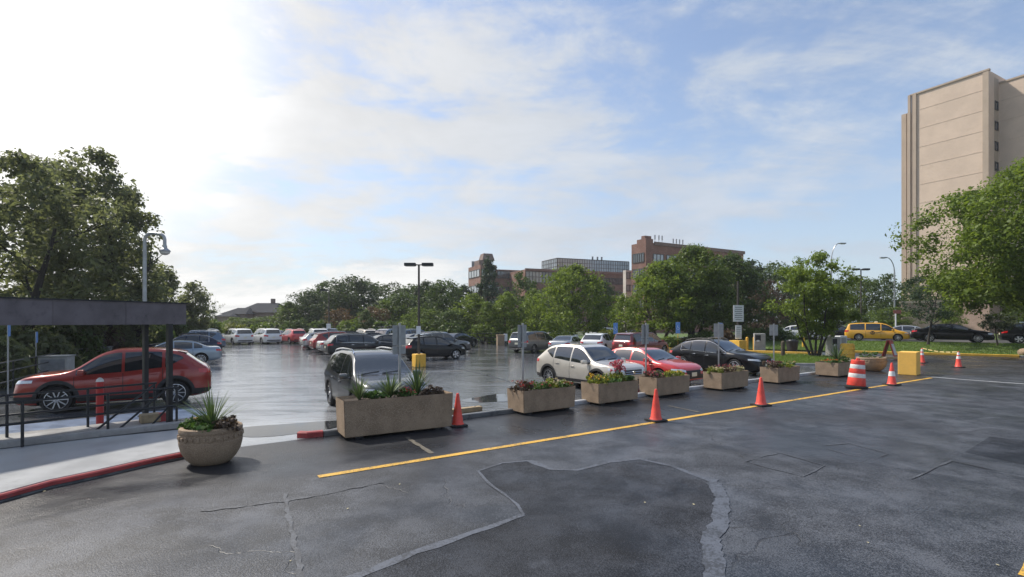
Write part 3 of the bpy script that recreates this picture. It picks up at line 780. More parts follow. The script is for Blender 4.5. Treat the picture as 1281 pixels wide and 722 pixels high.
    # lower cladding
    for sg in (1, -1):
        xx = lin(wx[1]+r+.07, wx[0]-r-.07, 12)
        gm = grid([[(x, sg*1.3, z) for x in xx] for z in lin(.235, (.40 if S.get('flare') else .34) if S.get('clad') else .275, 4)], 0, '', 0, .008, (0, sg, 0)); emit(gm, 'sill_trim', PLAST)
        if S.get('clad'):
            for x in wx:
                rows = []
                for rr_ in (r+.052, r+(.135 if S.get('flare') else .095)):
                    rows.append([(x+math.cos(a)*rr_, sg*1.3, r+.01+math.sin(a)*rr_) for a in lin(-.12, math.pi+.12, 26)])
                gm = grid(rows, 0, '', 0, .012, (0, sg, 0)); emit(gm, 'wheel_arch_trim', PLAST)
    for sgx in (1, -1):
        gm = grid([[(0, y, z) for y in lin(-.74*hw, .74*hw, 15)] for z in lin(.33 if sgx > 0 else .41, .40 if sgx > 0 else .52, 4)], 0, '', 0, .008, (sgx, 0, 0)); emit(gm, 'bumper_trim', PLAST)
        if S.get('clad'):
            for sg in (1, -1):
                rows = [[(sgx*(L/2-.04-.42*u**1.5), sg*(.72+.27*u)*hw, z) for u in lin(0, 1, 10)] for z in lin(.30, .47 if S.get('flare') else .40, 4)]
                emit(grid(rows, 0, '', 0, .010, Vector((sgx, sg*.9, 0)).normalized()), 'bumper_trim', PLAST)
    # nose
    zg = zt(L/2-.06)
    gz0, gz1 = zg-.20, zg-.03
    gm = grid([[(0, y*(1-.12*(1-t)), gz0+(gz1-gz0)*t) for y in lin(-.50*hw, .50*hw, 15)] for t in lin(0, 1, 6)], 0, '', 0, .008, (1, 0, 0)); gi = emit(gm, 'grille', PLAST)
    if kind != 'sedan':
        cb_ = MB()
        for t in (.18, .62):
            pth = [bvh.ray_cast(Vector((4, y, gz0+(gz1-gz0)*t)), Vector((-1, 0, 0)))[0]+Vector((.014, 0, 0)) for y in lin(-.46*hw, .46*hw, 11)]
            cb_.tube(pth, .013, 5)
        cb_.lathe([(.0, 0), (.06, .0), (.06, .02), (.0, .025)], 16, (bvh.ray_cast(Vector((4, 0, (gz0+gz1)/2)), Vector((-1, 0, 0)))[0].x+.012, 0, (gz0+gz1)/2), 'X')
        emit(cb_, 'grille_bar', CHROME, gi)
    gm = grid([[(0, y, z) for y in lin(-.62*hw, .62*hw, 15)] for z in lin(.36, .50, 4)], 0, '', 0, .010, (1, 0, 0)); emit(gm, 'lower_intake', PLAST)
    for sg in (1, -1):
        dv = Vector((1, sg*.62, .12)).normalized(); tv = Vector((-.62*sg, 1, 0)).normalized()*1.0
        rows = []
        for t in lin(0, 1, 5):
            row = []
            for u in lin(0, 1, 12):
                yy = sg*(.52+.46*u)*hw*.98; xx_ = L/2-.02-.36*u**1.6
                row.append((xx_, yy, zt(L/2-.10)-.135+.06*u+(.055+.04*(1-abs(u-.4)))*t))
            rows.append(row)
        emit(grid(rows, 0, '', 0, .008, dv), 'headlight', LAMP)
        # tail lamps
        dv = Vector((-1, sg*.7, .1)).normalized(); rows = []
        zc = zs(-L/2+.25)-.16
        for t in lin(0, 1, 6):
            rows.append([(-L/2+.02+.30*u**1.5, sg*(.60+.36*u)*hw, zc+(.17 if kind in ('minivan', 'suv', 'big_suv', 'hatch') else .12)*(t-.35)+.05*u) for u in lin(0, 1, 10)])
        emit(grid(rows, 0, '', 0, .008, dv), 'tail_light', TAIL)
    for sgx in (1, -1):
        z = .50 if sgx > 0 else (.78 if kind not in ('sedan',) else .72)
        c = bvh.ray_cast(Vector((sgx*4, 0, z)), Vector((-sgx, 0, 0)))[0]
        pb = MB(); pb.box((c.x+sgx*.012, 0, z), (.014, .31, .155)); emit(pb, 'licence_plate', PLATE, 0, False)
    if S.get('spoiler') or kind in ('suv', 'hatch', 'big_suv', 'minivan'):
        xr = S['rw'][1]; _, wt, ze, s_ = sect(xr); sp = MB()
        vs_ = []; 
        for y in lin(-(wt-.05), wt-.05, 9): vs_ += [(xr+.14, y, zt(xr+.14)+.006-.012*(abs(y)/wt)**2), (xr-.10, y*.97, zt(xr)+.005-.02*(abs(y)/wt)**2), (xr-.09, y*.97, zt(xr)-.04)]
        fq = []
        for i in range(8):
            for j in (0, 1): fq.append((i*3+j, i*3+j+1, (i+1)*3+j+1, (i+1)*3+j))
        sp.add(vs_, fq); emit(sp, 'rear_spoiler', 'BODY')
    # wheels
    tw = .215
    t = MB(); t.lathe([(r*.66, -tw/2+.02), (r*.90, -tw/2), (r*.975, -tw/2+.03), (r, -tw/2+.06), (r, tw/2-.06), (r*.975, tw/2-.03), (r*.90, tw/2), (r*.66, tw/2-.02)], 32, axis='Y', capt=False, capb=False)
    tm = t.mesh('tyre', TYRE, True, 40)
    dsk = MB(); dsk.lathe([(0.01, .03), (r*.655, .03), (r*.69, .085), (r*.70, .10), (r*.655, .085), (r*.62, .05), (.02, .045)], 28, axis='Y', capt=False, capb=False, mi=1)
    ns = 5 if kind in ('suv', 'hatch', 'sport_suv') else 10
    for i in range(ns):
        a = 2*math.pi*i/ns; wd = (.085 if ns == 5 else .040)
        for off_ in ((-.16, .16) if ns == 5 else (0,)):
            a2 = a+off_; ca, sa = math.cos(a2), math.sin(a2)
            c = Vector((ca*r*.36, .075, sa*r*.36)); 
            dsk.box(c, (r*.58, .028, wd*.62), rot=Euler((0, -a2, 0)), mi=0)
    dsk.lathe([(r*.64, .07), (r*.70, .088), (r*.715, .105), (r*.67, .108)], 28, axis='Y', capt=False, capb=False, mi=0)
    dsk.lathe([(.001, .1), (.055, .095), (.07, .06)], 14, axis='Y', mi=0, capt=False, capb=False)
    dm = dsk.mesh('rim', [RIM, RIMD], True, 35)
    for me_ in (tm, dm):
        bm = bmesh.new(); bm.from_mesh(me_); bmesh.ops.recalc_face_normals(bm, faces=bm.faces[:]); bm.to_mesh(me_); bm.free()
    for x in wx:
        for sg in (1, -1):
            parts.append(('wheel', tm, -1, Vector((x, sg*(hw-.125), r)), 0 if sg > 0 else math.pi))
            parts.append(('rim', dm, len(parts)-1, None, 0))
    CARCACHE[kind] = parts
    return parts

def car(kind, col, loc, head, label, scale=1.0, name='parked_car', cat='car', group='cars in the parking lot', z=0.0, skip=()):
    """head: heading in degrees (0 = +X, 90 = away from the camera)"""
    root = thing(name, label, cat, (loc[0], loc[1], z), R(head), group)
    root.scale = (scale,)*3
    pm = P_[col]; objs = []
    for (nm, me, par, lc, rz) in car_parts(kind):
        o = bpy.data.objects.new(nm, me); COL.objects.link(o)
        o.parent = root if par < 0 or nm not in ('rim', 'grille_bar') else objs[par]
        if par < 0: o.parent = root
        if lc is not None: o.location = lc
        if rz: o.rotation_euler = (0, 0, rz)
        if nm in ('body', 'door_handle', 'mirror', 'rear_spoiler') and not (nm == 'door_handle' and SPECS[kind].get('chromewin')):
            slotmat(o, 0, pm)
        objs.append(o)
    return root, objs
_mesh0 = MB.mesh
def _mesh(s, name, mats=(), smooth=False, angle=35):
    if isinstance(mats, str): mats = P_['grey']
    return _mesh0(s, name, mats, smooth, angle)
MB.mesh = _mesh

def pxcar(kind, col, rear_px, head, label, scale=1.0, side=0, **kw):
    """put the car so that the middle of its rear (or nose, side=1) stands at a ground point"""
    L = SPECS[kind]['L']*scale; h = Vector((math.cos(R(head)), math.sin(R(head)), 0))
    c = rear_px+h*(L/2 if side == 0 else -L/2)
    return car(kind, col, c, head, label, scale, **kw)

HD = math.degrees(HEAD_D)                 # 34: along the planter row, away to the right
# left row, noses to the left fence
fw, rw_ = at(66, 517.5), at(224, 506.5)
ctr = (fw+rw_)/2; hh = (fw-rw_).normalized(); lf = Vector((-hh.y, hh.x, 0))
car('crossover', 'red', ctr-lf*.80*1.05, math.degrees(math.atan2(hh.y, hh.x)), 'red crossover with dark wheel arch trim parked behind the black handrails', 1.03)[0].scale = (1.02, 1.03, 1.045)
pxcar('sedan', 'blue_silver', Vector((-17.75, 31.2, 0)), HD+180, 'blue silver sedan parked just beyond the red crossover', 1.0)
pxcar('sport_suv', 'navy', Vector((-21.6, 38.0, 0)), HD+180, 'dark navy crossover parked between two paler blue cars', 1.0)
pxcar('suv', 'steel_blue', Vector((-25.8, 46.0, 0)), HD+180, 'steel blue suv at the far end of the fence-side row', 1.02)
# far row
car('big_suv', 'white', far(296, 58)[:2], 138, 'white suv with black lower bumper, nearest the slate roofed house', 1.0)
car('big_suv', 'white', far(332, 59)[:2], 136, 'white suv between the other white suv and a red one, facing the trees', 1.0)
car('suv', 'bright_red', far(366, 60)[:2], 134, 'orange red suv parked next to the two white suvs', 1.0)
car('big_suv', 'white', far(396, 60)[:2], 122, 'tall white suv parked below the distant double lamp', 1.0)
car('sedan', 'grey', far(427, 58)[:2], 122, 'grey sedan beyond the centre row, beside the distant double lamp', 1.0)
car('suv', 'tan', far(455, 59)[:2], 130, 'pale tan suv in the back row between a grey sedan and a van', 1.0)
# centre row, noses to the right
pxcar('long_suv', 'charcoal', at(404, 449)+Vector((-.1, .7, 0)), HD-2, 'charcoal three row suv at the near end of the centre row', .99)
pxcar('sedan', 'silver', Vector((-15.0, 39.6, 0)), HD, 'silver sedan whose tail shows behind the charcoal suv', 1.0)
pxcar('suv', 'red', Vector((-16.6, 42.2, 0)), HD, 'red suv with its tailgate to the aisle in the centre row', 1.0)
pxcar('hatch', 'silver', Vector((-19.2, 46.6, 0)), HD, 'silver hatchback beyond the red suv in the centre row', 1.0)
pxcar('sedan', 'deep_red', Vector((-20.8, 50.2, 0)), HD, 'dark red sedan at the far end of the centre row', 1.0)
car('hatch', 'black', at(541, 450.5)+Vector((-.1, .8, 0)), HD-2, 'black hatchback crossover behind the yellow based lamp post', 1.0)
car('suv', 'grey', (-5.6, 40.2), HD, 'grey suv hidden in part by the grey sign and the lamp post', 1.0)
car('sedan', 'charcoal', (-10.6, 44.5), HD, 'charcoal sedan behind the long charcoal suv', 1.0)
car('sedan', 'navy', (-8.6, 47.5), HD+6, 'navy sedan with a sloping roof in the middle of the lot', 1.0)
car('suv', 'steel_blue', far(522, 57)[:2], HD, 'steel blue suv behind the lamp post near the trees', 1.0)
van, vo_ = car('minivan', 'silver', far(483, 58.5)[:2], 250, 'silver van with a ladder rack on its roof by the trees', 1.0, cat='van', name='parked_van')
rk = MB()
for x in (-1.4, -.3, .8):
    rk.tube([(x, -.75, 1.70), (x, -.75, 1.95), (x, .75, 1.95), (x, .75, 1.70)], .03, 6)
for y in (-.6, 0, .6): rk.tube([(-1.7, y, 1.98), (1.1, y, 1.98)], .025, 6)
rk.build('roof_rack', PLAST, van)
car('sedan', 'maroon', far(541, 55.5)[:2], 66, 'dark maroon car with red tail lamps behind the black hatchback', 1.0)
car('hatch', 'white', far(552, 51.5)[:2], 72, 'small white car beside the dark sedan near the trees', .95)
car('sedan', 'charcoal', far(573, 50.5)[:2], 58, 'dark sedan parked alone near the black rail fence', 1.0)
# right hand rows
car('suv', 'olive_grey', (-4.02, 14.7), -58, 'grey suv with silver roof rails facing the long concrete planter', 1.0)
car('crossover', 'champagne', (2.95, 19.7), -54, 'pale champagne suv with chrome grille behind the flower planters', 1.0)
car('sedan', 'bright_red', (5.55, 21.55), -54, 'bright red sedan nosed up to the planters beside the champagne suv', 1.0)
car('sport_suv', 'black', (10.4, 25.7), -54, 'glossy dark sporty suv with chrome window trim near the grass island', 1.0)
car('minivan', 'grey', (1.9, 42.9), 52, 'grey minivan driving up the lot beside the tree line', 1.0, name='parked_van', cat='van')
car('sedan', 'silver', (4.6, 41.6), 64, 'silver saloon showing its rear beyond the champagne suv', 1.0)
car('crossover', 'white', (7.0, 40.9), 62, 'white crossover showing its rear between a silver saloon and a red van', 1.0)
car('minivan', 'maroon', (9.9, 39.1), 40, 'dark red minivan beyond the bright red sedan', 1.0, name='parked_van', cat='van')
for px_, Y_, kd_, cl_, hd_, lb_ in ((503, 50.5, 'sedan', 'grey', HD, 'grey saloon behind the grey suv in the middle of the lot'), (468, 52.5, 'sedan', 'black', HD+4, 'black saloon between the tan suv and the navy sedan'), (440, 50, 'crossover', 'black', HD, 'black crossover behind the red suv roof in the centre row'), (350, 66.5, 'sedan', 'silver', 130, 'silver saloon glimpsed between the second white suv and the orange red suv'),
                                       (500, 62, 'crossover', 'charcoal', 60, 'charcoal crossover at the back behind the sign and the van'), (255, 57, 'suv', 'grey', 150, 'grey suv in the far corner left of the white suvs'), (410, 66, 'minivan', 'blue_silver', 120, 'pale blue van behind the tall white suv')):
    car(kd_, cl_, far(px_, Y_)[:2], hd_, lb_, 1.0)
# cars beyond the trees
car('sedan', 'white', (7.0, 73), 20, 'white car half hidden under the trees, left of two', 1.0, group='cars beyond the trees')
car('suv', 'white', (12.5, 72), 200, 'white suv half hidden under the trees behind a blue sign', 1.0, group='cars beyond the trees')
car('sedan', 'silver', (16.5, 70), 15, 'silver car half hidden by a shrub and the trees', 1.0, group='cars beyond the trees')
car('sedan', 'white', (29.5, 62), -20, 'white sedan glimpsed behind the pay machine hedge', 1.0, group='cars beyond the trees')
# street on the right
hr = math.degrees(math.atan2(rdir.y, rdir.x))
tx = kB0+rn*8.0
def street_at(px, off=7.6):
    """centre of a street car whose middle is at photo column px"""
    p0 = kB0+rn*off; tX = (px-640.5)/F
    s_ = (tX*p0.y-p0.x)/(rdir.x-tX*rdir.y)
    return p0+rdir*s_
p = street_at(1096)
taxi, to_ = car('minivan', 'taxi', p, hr, 'yellow taxi van standing on the street behind the lawn', .96, 'taxi_van', 'taxi', 'vehicles on the street', .76)
lg = MB(); lg.lathe([(.10, -.006), (.17, -.006), (.17, .006), (.10, .006), (.10, -.006)], 22, (-.30, -.992, .80), 'Y', capt=False, capb=False)
lg.box((-.30, -.992, .80), (.05, .012, .16)); lg.box((-.30, -.992, .87), (.14, .0125, .035)); lg.tube([(-.12, -.992, .80), (.2, -.992, .86), (.5, -.992, .98)], .022, 6)
lg.build('door_emblem', SEAM, taxi)
rl = MB(); rl.box((.0, 0, 1.80), (.25, .62, .14), bev=.03); rl.build('roof_light', mat('taxi_roof_light', (.8, .75, .55), .3), taxi)
car('sedan', 'black', street_at(1189), hr, 'long black sedan on the street behind the slender dark tree', 1.12, group='vehicles on the street', z=.76)
car('suv', 'black', street_at(1300), hr, 'black suv on the street at the edge of the view, past the small lawn tree', 1.0, group='vehicles on the street', z=.76)
car('sedan', 'white', street_at(1003, 8.2), hr, 'white car on the street behind the branching tree on the island', 1.0, group='vehicles on the street', z=.76)
car('sedan', 'charcoal', street_at(1046, 11.5), hr, 'dark car on the street just behind the yellow taxi', 1.0, group='vehicles on the street', z=.76)
car('sedan', 'silver', street_at(1128, 11.8), hr+180, 'silver car on the far side of the street, between taxi and black sedan', 1.0, group='vehicles on the street', z=.76)
# ------------------------------------------------------------------ trees and shrubs
BARK = mat('bark', (.075, .058, .042), .9, 0, .35, 5, .8, 18)
BARKD = mat('bark_dark', (.032, .027, .023), .9, 0, .35, 5, .8, 18)
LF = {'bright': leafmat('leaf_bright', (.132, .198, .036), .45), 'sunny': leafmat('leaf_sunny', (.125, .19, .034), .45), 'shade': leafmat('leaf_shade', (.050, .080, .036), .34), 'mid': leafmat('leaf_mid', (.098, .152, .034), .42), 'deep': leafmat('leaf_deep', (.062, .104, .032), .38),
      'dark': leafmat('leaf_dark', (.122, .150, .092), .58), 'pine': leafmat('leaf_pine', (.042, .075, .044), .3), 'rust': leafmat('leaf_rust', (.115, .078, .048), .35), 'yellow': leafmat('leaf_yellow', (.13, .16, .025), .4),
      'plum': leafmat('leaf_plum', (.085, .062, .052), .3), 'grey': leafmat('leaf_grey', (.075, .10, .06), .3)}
def leaves(rr, centers, per, spread, size, flat=.75):
    """a crown of small pointed leaves gathered round clump centres; returns an MB"""
    C = np.repeat(np.array(centers, float), per, axis=0); N = len(C)
    rs = np.random.RandomState(rr.randint(0, 10**6))
    g = rs.normal(size=(N, 3)); g /= np.linalg.norm(g, axis=1)[:, None]
    rad = rs.rand(N)**.45
    spr = np.repeat(np.array([spread*rr.uniform(.6, 1.35) for _ in centers]), per)
    P = C+g*(rad*spr)[:, None]*np.array([1, 1, flat])
    nrm = g*.6+rs.normal(size=(N, 3))*.55+np.array([0, 0, .45]); nrm /= np.linalg.norm(nrm, axis=1)[:, None]
    t = np.cross(nrm, rs.normal(size=(N, 3))); t /= np.linalg.norm(t, axis=1)[:, None]
    b = np.cross(nrm, t)
    s_ = size*(.45+1.15*rs.rand(N)**1.7)[:, None]
    v0 = P-t*s_*.5; v1 = P+b*s_*.30+nrm*s_*.06; v2 = P+t*s_*.55-nrm*s_*.10; v3 = P-b*s_*.30+nrm*s_*.06
    V = np.stack([v0, v1, v2, v3], 1).reshape(-1, 3)
    return V, N
def leafmesh(name, V, N, m):
    me = bpy.data.meshes.new(name)
    me.vertices.add(4*N); me.vertices.foreach_set('co', V.astype(np.float32).ravel())
    me.loops.add(4*N); me.loops.foreach_set('vertex_index', np.arange(4*N, dtype=np.int32))
    me.polygons.add(N); me.polygons.foreach_set('loop_start', np.arange(0, 4*N, 4, dtype=np.int32))
    me.materials.append(m); me.update(calc_edges=True); me.validate()
    return me
def limb(mb, rr, p, dirv, length, r0, depth, tips, spread=.7, up=.25, seg=6, kids=(2, 4)):
    pts = [p]; rs = [r0]; dv = dirv.normalized(); k_ = 4
    for i in range(k_):
        dv = (dv+Vector((rr.uniform(-.18, .18), rr.uniform(-.18, .18), rr.uniform(-.05, .12)+up*.12))).normalized()
        pts.append(pts[-1]+dv*length/k_); rs.append(r0*(1-.55*(i+1)/k_))
    mb.tube(pts, rs, seg, cap=False)
    if depth == 0:
        tips += [pts[-1], pts[-2].lerp(pts[-1], .3)]; return
    for c in range(rr.randint(*kids)):
        j = rr.choice([2, 3, 4, 4]); a = rr.uniform(0, 6.28)
        side = Vector((math.cos(a), math.sin(a), rr.uniform(-.1, .5)))
        limb(mb, rr, pts[j], (dv*(1-spread*.5)+side*spread+Vector((0, 0, up))).normalized(), length*rr.uniform(.55, .8), rs[j]*.75, depth-1, tips, spread, up, max(4, seg-1), kids)
    tips.append(pts[-1])
TREECACHE = {}
def tree_mesh(key, seed, H, crown_r, base_h, shape='round', per=46, leaf=.30, clumps=120, stems=1, clump_r=.9, gap=.35, trunk_r=None):
    """trunk mesh and crown mesh of one tree of height H; the crown spans base_h..H with radius crown_r"""
    if key in TREECACHE: return TREECACHE[key]
    rr = random.Random(seed); mb = MB(); tips = []
    tr_ = trunk_r or H*.018+.05
    ch = H-base_h
    for s_ in range(stems):
        a = s_*2*math.pi/max(1, stems)+rr.uniform(-.3, .3)
        lean = Vector((math.cos(a)*.38, math.sin(a)*.38, 1)) if stems > 1 else Vector((rr.uniform(-.05, .05), rr.uniform(-.05, .05), 1))
        p = Vector((math.cos(a)*.18, math.sin(a)*.18, -.15)) if stems > 1 else Vector((0, 0, -.15))
        pts = [p]; rs = [tr_*1.35]; dv = lean.normalized(); top = base_h+ch*.62; stp = (top+.15)/7
        for i in range(7):
            dv = (dv+Vector((rr.uniform(-.09, .09), rr.uniform(-.09, .09), .12))).normalized()
            pts.append(pts[-1]+dv*stp); rs.append(tr_*(1.05-.8*(i+1)/7))
        mb.tube(pts, rs, 8, cap=False)
        nl = 9 if stems == 1 else 4
        for q_ in range(nl):
            t = (base_h*.75+(top-base_h*.75)*(q_+.5)/nl)/top
            i = min(6, int(t*7)); pp = pts[i].lerp(pts[i+1], t*7-i)
            a2 = q_*2.4+rr.uniform(-.4, .4)
            limb(mb, rr, pp, Vector((math.cos(a2), math.sin(a2), .55)), crown_r*rr.uniform(.5, .8)*(1-.3*t), rs[i]*.5, 1, tips, .7, .3, 5)
    cen = []
    ph = [rr.uniform(0, 6.28) for _ in range(8)]
    off = Vector((rr.uniform(0, 50), rr.uniform(0, 50), 0))
    tries = 0
    while len(cen) < clumps and tries < clumps*40:
        tries += 1
        a = rr.uniform(0, 6.28); t = rr.random()
        if shape == 'round': env = math.sqrt(max(0, 1-(2*t-1.0)**2))*(.75+.25*math.sin(math.pi*t)) if t > .5 else (.55+.45*math.sin(math.pi*t))
        elif shape == 'oval': env = math.sin(math.pi*min(1, t*.80+.2))**.62
        elif shape == 'cone': env = (1-t)**.85*.97+.05
        elif shape == 'vase': env = (.35+.75*t) if t < .65 else (.84*math.sqrt(max(0, 1-((t-.65)/.36)**2)))
        else: env = .9*math.sqrt(max(0, 1-(2*t-1)**2))+.1
        lob = 1+.16*math.sin(3*a+ph[0]+t*4)+.12*math.sin(5*a+ph[1]-t*7)+.10*math.sin(2*a+ph[2]+t*11)
        u = rr.random()**.42
        rad = crown_r*env*lob*u
        p = Vector((math.cos(a)*rad, math.sin(a)*rad, base_h+ch*t))
        if mnoise.noise((p+off)*(1.25/max(.8, crown_r*.33))) < -gap+.18*(1-u): continue
        cen.append(tuple(p))
    # clumps at the branch tips that stay within the crown
    for tp in tips:
        if tp.z > base_h*.8 and math.hypot(tp.x, tp.y) < crown_r*1.08 and tp.z < H*1.02 and rr.random() < .6: cen.append(tuple(tp))
    V, N = leaves(rr, cen, per, clump_r, leaf)
    TREECACHE[key] = (mb.mesh('trunk_'+key, BARK, True, 60), leafmesh('crown_'+key, V, N, LF['mid']))
    return TREECACHE[key]
def tree(key, loc, leafcol, label, scale=(1, 1, 1), rz=0.0, group=None, name='tree', cat='tree', bark=None):
    tm, cm = TREECACHE[key]
    root = thing(name, label, cat, loc, rz, group); root.scale = scale
    t = link('trunk', tm, root); c = link('crown', cm, root)
    slotmat(c, 0, LF[leafcol])
    if bark: slotmat(t, 0, bark)
    return root
# stock of shapes for distant trees (shared by copies)
tree_mesh('broad', 11, 10, 4.2, 1.6, 'round', 40, .34, 150, clump_r=1.0)
tree_mesh('oval', 12, 10, 3.3, 1.3, 'oval', 40, .32, 150, clump_r=.85)
tree_mesh('tall', 13, 10, 2.9, 1.0, 'oval', 40, .30, 150, clump_r=.75, gap=.3)
tree_mesh('lobed', 14, 10, 4.0, 1.0, 'round', 36, .34, 140, clump_r=.95, gap=.18)
tree_mesh('wild', 15, 10, 4.4, .6, 'vase', 38, .34, 150, clump_r=.95, gap=.2)
tree_mesh('pine', 16, 10, 2.8, .9, 'cone', 40, .26, 170, clump_r=.6, gap=.35)
tree_mesh('open', 17, 10, 4.0, 2.4, 'round', 26, .28, 60, clump_r=.65, gap=.1)
def dist_tree(key, px, Y, top, wpx, leafcol, label, group='trees behind the lot', rz=None, base=None, z=0.0, bark=None):
    H = (zat(top, Y)-z)*(1.0); W = wpx*Y/F*(1.18 if px < 600 and px > 340 else 1.0)
    cr = {'broad': 4.6, 'oval': 3.7, 'tall': 3.2, 'lobed': 4.5, 'wild': 4.3, 'pine': 2.9, 'open': 4.2}[key]
    s_ = W/2/cr
    return tree(key, far(px, Y, z), leafcol, label, (s_, s_, H/10.3), rz if rz is not None else (px*7.1) % 6.28, group, 'pine_tree' if key == 'pine' else 'tree', 'tree', bark)
T = dist_tree
# far tree line, left to right
T('lobed', 252, 92, 384, 50, 'deep', 'low green tree in front of the slate roofed house', )
T('wild', 300, 80, 397, 66, 'mid', 'low spreading tree just right of the tall leafless tree')
T('broad', 330, 84, 396, 56, 'deep', 'round topped tree covering the foot of the slate roofed house')
T('oval', 362, 76, 378, 40, 'mid', 'green tree at the edge of the slate roof, above the orange red suv')
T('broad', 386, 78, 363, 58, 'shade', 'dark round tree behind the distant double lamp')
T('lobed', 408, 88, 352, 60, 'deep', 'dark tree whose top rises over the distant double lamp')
T('broad', 440, 84, 345, 74, 'shade', 'tallest dark domed tree of the far tree line')
T('lobed', 425, 69, 385, 40, 'rust', 'low reddish brown tree beneath the dark domed tree')
T('wild', 468, 70, 384, 38, 'rust', 'second reddish tree, right of the first under the dark dome')
T('open', 494, 84, 352, 52, 'grey', 'thin airy tree against the sky left of the near lamp post')
T('tall', 458, 67, 388, 26, 'deep', 'small dark cone shaped tree between the two reddish trees')
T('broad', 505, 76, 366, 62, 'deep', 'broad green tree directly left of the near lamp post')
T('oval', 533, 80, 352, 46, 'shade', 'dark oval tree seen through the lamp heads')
T('broad', 556, 74, 350, 60, 'deep', 'bushy tree with ruddy tints right of the near lamp post')
T('lobed', 528, 68, 384, 56, 'mid', 'lower green tree behind the black hatchback')
T('oval', 580, 86, 357, 44, 'shade', 'narrow tree left of the brick office wing')
T('pine', 612, 84, 322, 50, 'pine', 'pointed dark evergreen in front of the brick office wing')
T('oval', 592, 66, 368, 56, 'bright', 'leafy tree over the black rail fence')
T('broad', 566, 65, 388, 46, 'deep', 'dense low tree behind the parked dark sedan')
T('oval', 634, 62, 366, 54, 'bright', 'bright green young tree right of the gate pillar')
T('tall', 610, 61, 378, 34, 'mid', 'slim tree above the gate pillar')
T('lobed', 652, 78, 340, 58, 'deep', 'deep green tree in front of the glass band of the office')
T('oval', 668, 66, 362, 46, 'bright', 'green tree above the grey minivan')
T('broad', 455, 92, 352, 90, 'deep', 'dim tree mass behind the tallest dark dome')
T('broad', 520, 92, 356, 80, 'deep', 'dim tree mass behind the near lamp post')
T('broad', 400, 96, 366, 70, 'deep', 'dim tree mass behind the distant double lamp')
T('lobed', 484, 74, 374, 60, 'mid', 'middling green tree left of the near lamp post')
T('lobed', 550, 92, 360, 60, 'deep', 'dim tree mass just left of the brick office wing')
T('lobed', 690, 74, 372, 60, 'deep', 'mid green tree behind the grey minivan and silver saloon')
T('tall', 700, 96, 352, 36, 'deep', 'slim dark tree between the office and the bright trees')
T('oval', 756, 84, 352, 50, 'deep', 'mid green tree under the glass box of the office')
T('broad', 782, 62, 372, 46, 'bright', 'bright tree low between two groups behind the blue sign')
T('oval', 938, 74, 326, 66, 'shade', 'dark tree crown right of the great oak like pair')
T('broad', 968, 82, 328, 70, 'deep', 'broad dark tree behind the tall pole with two boards')
T('lobed', 960, 60, 350, 62, 'plum', 'brownish plum tree around the tall pole with two boards')
T('oval', 1000, 90, 337, 56, 'deep', 'far tree between the plum tree and the branching island tree')
T('broad', 1074, 74, 346, 62, 'mid', 'round tree behind the yellow taxi', z=.8)
T('wild', 1106, 70, 344, 60, 'deep', 'wide tree right behind the taxi roof', z=.8)
T('oval', 1048, 88, 350, 44, 'deep', 'dim far tree just behind the branching island tree', z=.8)
T('lobed', 1140, 80, 350, 44, 'mid', 'green tree at the foot of the beige tower', z=.8)
T('broad', 1172, 66, 350, 54, 'deep', 'thick tree hiding the lower beige tower wall', z=.8)
T('wild', 1120, 57, 385, 70, 'mid', 'low bushy tree behind the silver street car', z=.8)
T('lobed', 1188, 57, 380, 34, 'bright', 'bright shrubby tree beside the brick base of the tower', z=.8)
T('wild', 1276, 56, 345, 52, 'mid', 'leafy tree hiding the dark brick wall of the tower', z=.8)
T('broad', 1330, 60, 300, 110, 'deep', 'dense tree at the far edge behind the big bright tree', z=.8)
# nearer trees with crowns of their own
def near_tree(key, seed, px, Y, top, bot, wpx, shape, leafcol, label, per=60, leaf=.22, clumps=190, stems=1, clump_r=.62, gap=.3, z=0.0, group='larger trees round the lot', bark=None, rz=0, trunk_r=None):
    H = zat(top, Y)-z; cr = wpx*Y/F/2*.92; bh = max(.5, zat(bot, Y)-z)
    tree_mesh(key, seed, H, cr, bh, shape, per, leaf, clumps, stems, clump_r, gap, trunk_r)
    return tree(key, far(px, Y, z), leafcol, label, (1, 1, 1), rz, group, 'tree', 'tree', bark)
near_tree('centre', 31, 716, 58, 335, 415, 112, 'oval', 'bright', 'bright spreading tree behind the white crossover and silver saloon', 60, .27, 230, 1, .85, .28)
near_tree('pair_a', 32, 826, 52, 332, 412, 100, 'oval', 'bright', 'left of two big bright trees standing before the brown brick block', 60, .25, 230, 2, .8, .3)
near_tree('pair_b', 33, 868, 53, 312, 410, 106, 'oval', 'mid', 'tall multi stemmed tree hiding the brown brick block', 64, .25, 280, 3, .85, .3, bark=BARKD)
near_tree('pair_c', 34, 915, 56, 322, 408, 92, 'oval', 'deep', 'tall dark tree left of the pole with two boards', 60, .26, 230, 2, .85, .3, bark=BARKD)
near_tree('island', 35, 1020, 36, 320, 418, 104, 'vase', 'bright', 'many stemmed branching tree on the small grass island', 70, .17, 190, 5, .48, .16, bark=BARKD, trunk_r=.085)
near_tree('slender', 36, 1161, 42.5, 345, 400, 96, 'flat', 'pine', 'slender dark stemmed tree on the lawn with wide thin layers', 40, .15, 110, 1, .42, .0, z=.5, bark=BARKD, trunk_r=.10)
near_tree('big_right', 37, 1336, 31, 190, 388, 318, 'round', 'sunny', 'huge bright green tree reaching in front of the beige tower', 95, .22, 820, 1, .80, .32, bark=BARKD, z=.0)
near_tree('lawn_small', 38, 1249, 40.3, 394, 412, 40, 'flat', 'grey', 'little pale tree on the lawn in front of the black suv', 40, .13, 42, 1, .28, .25, z=.35, trunk_r=.07)
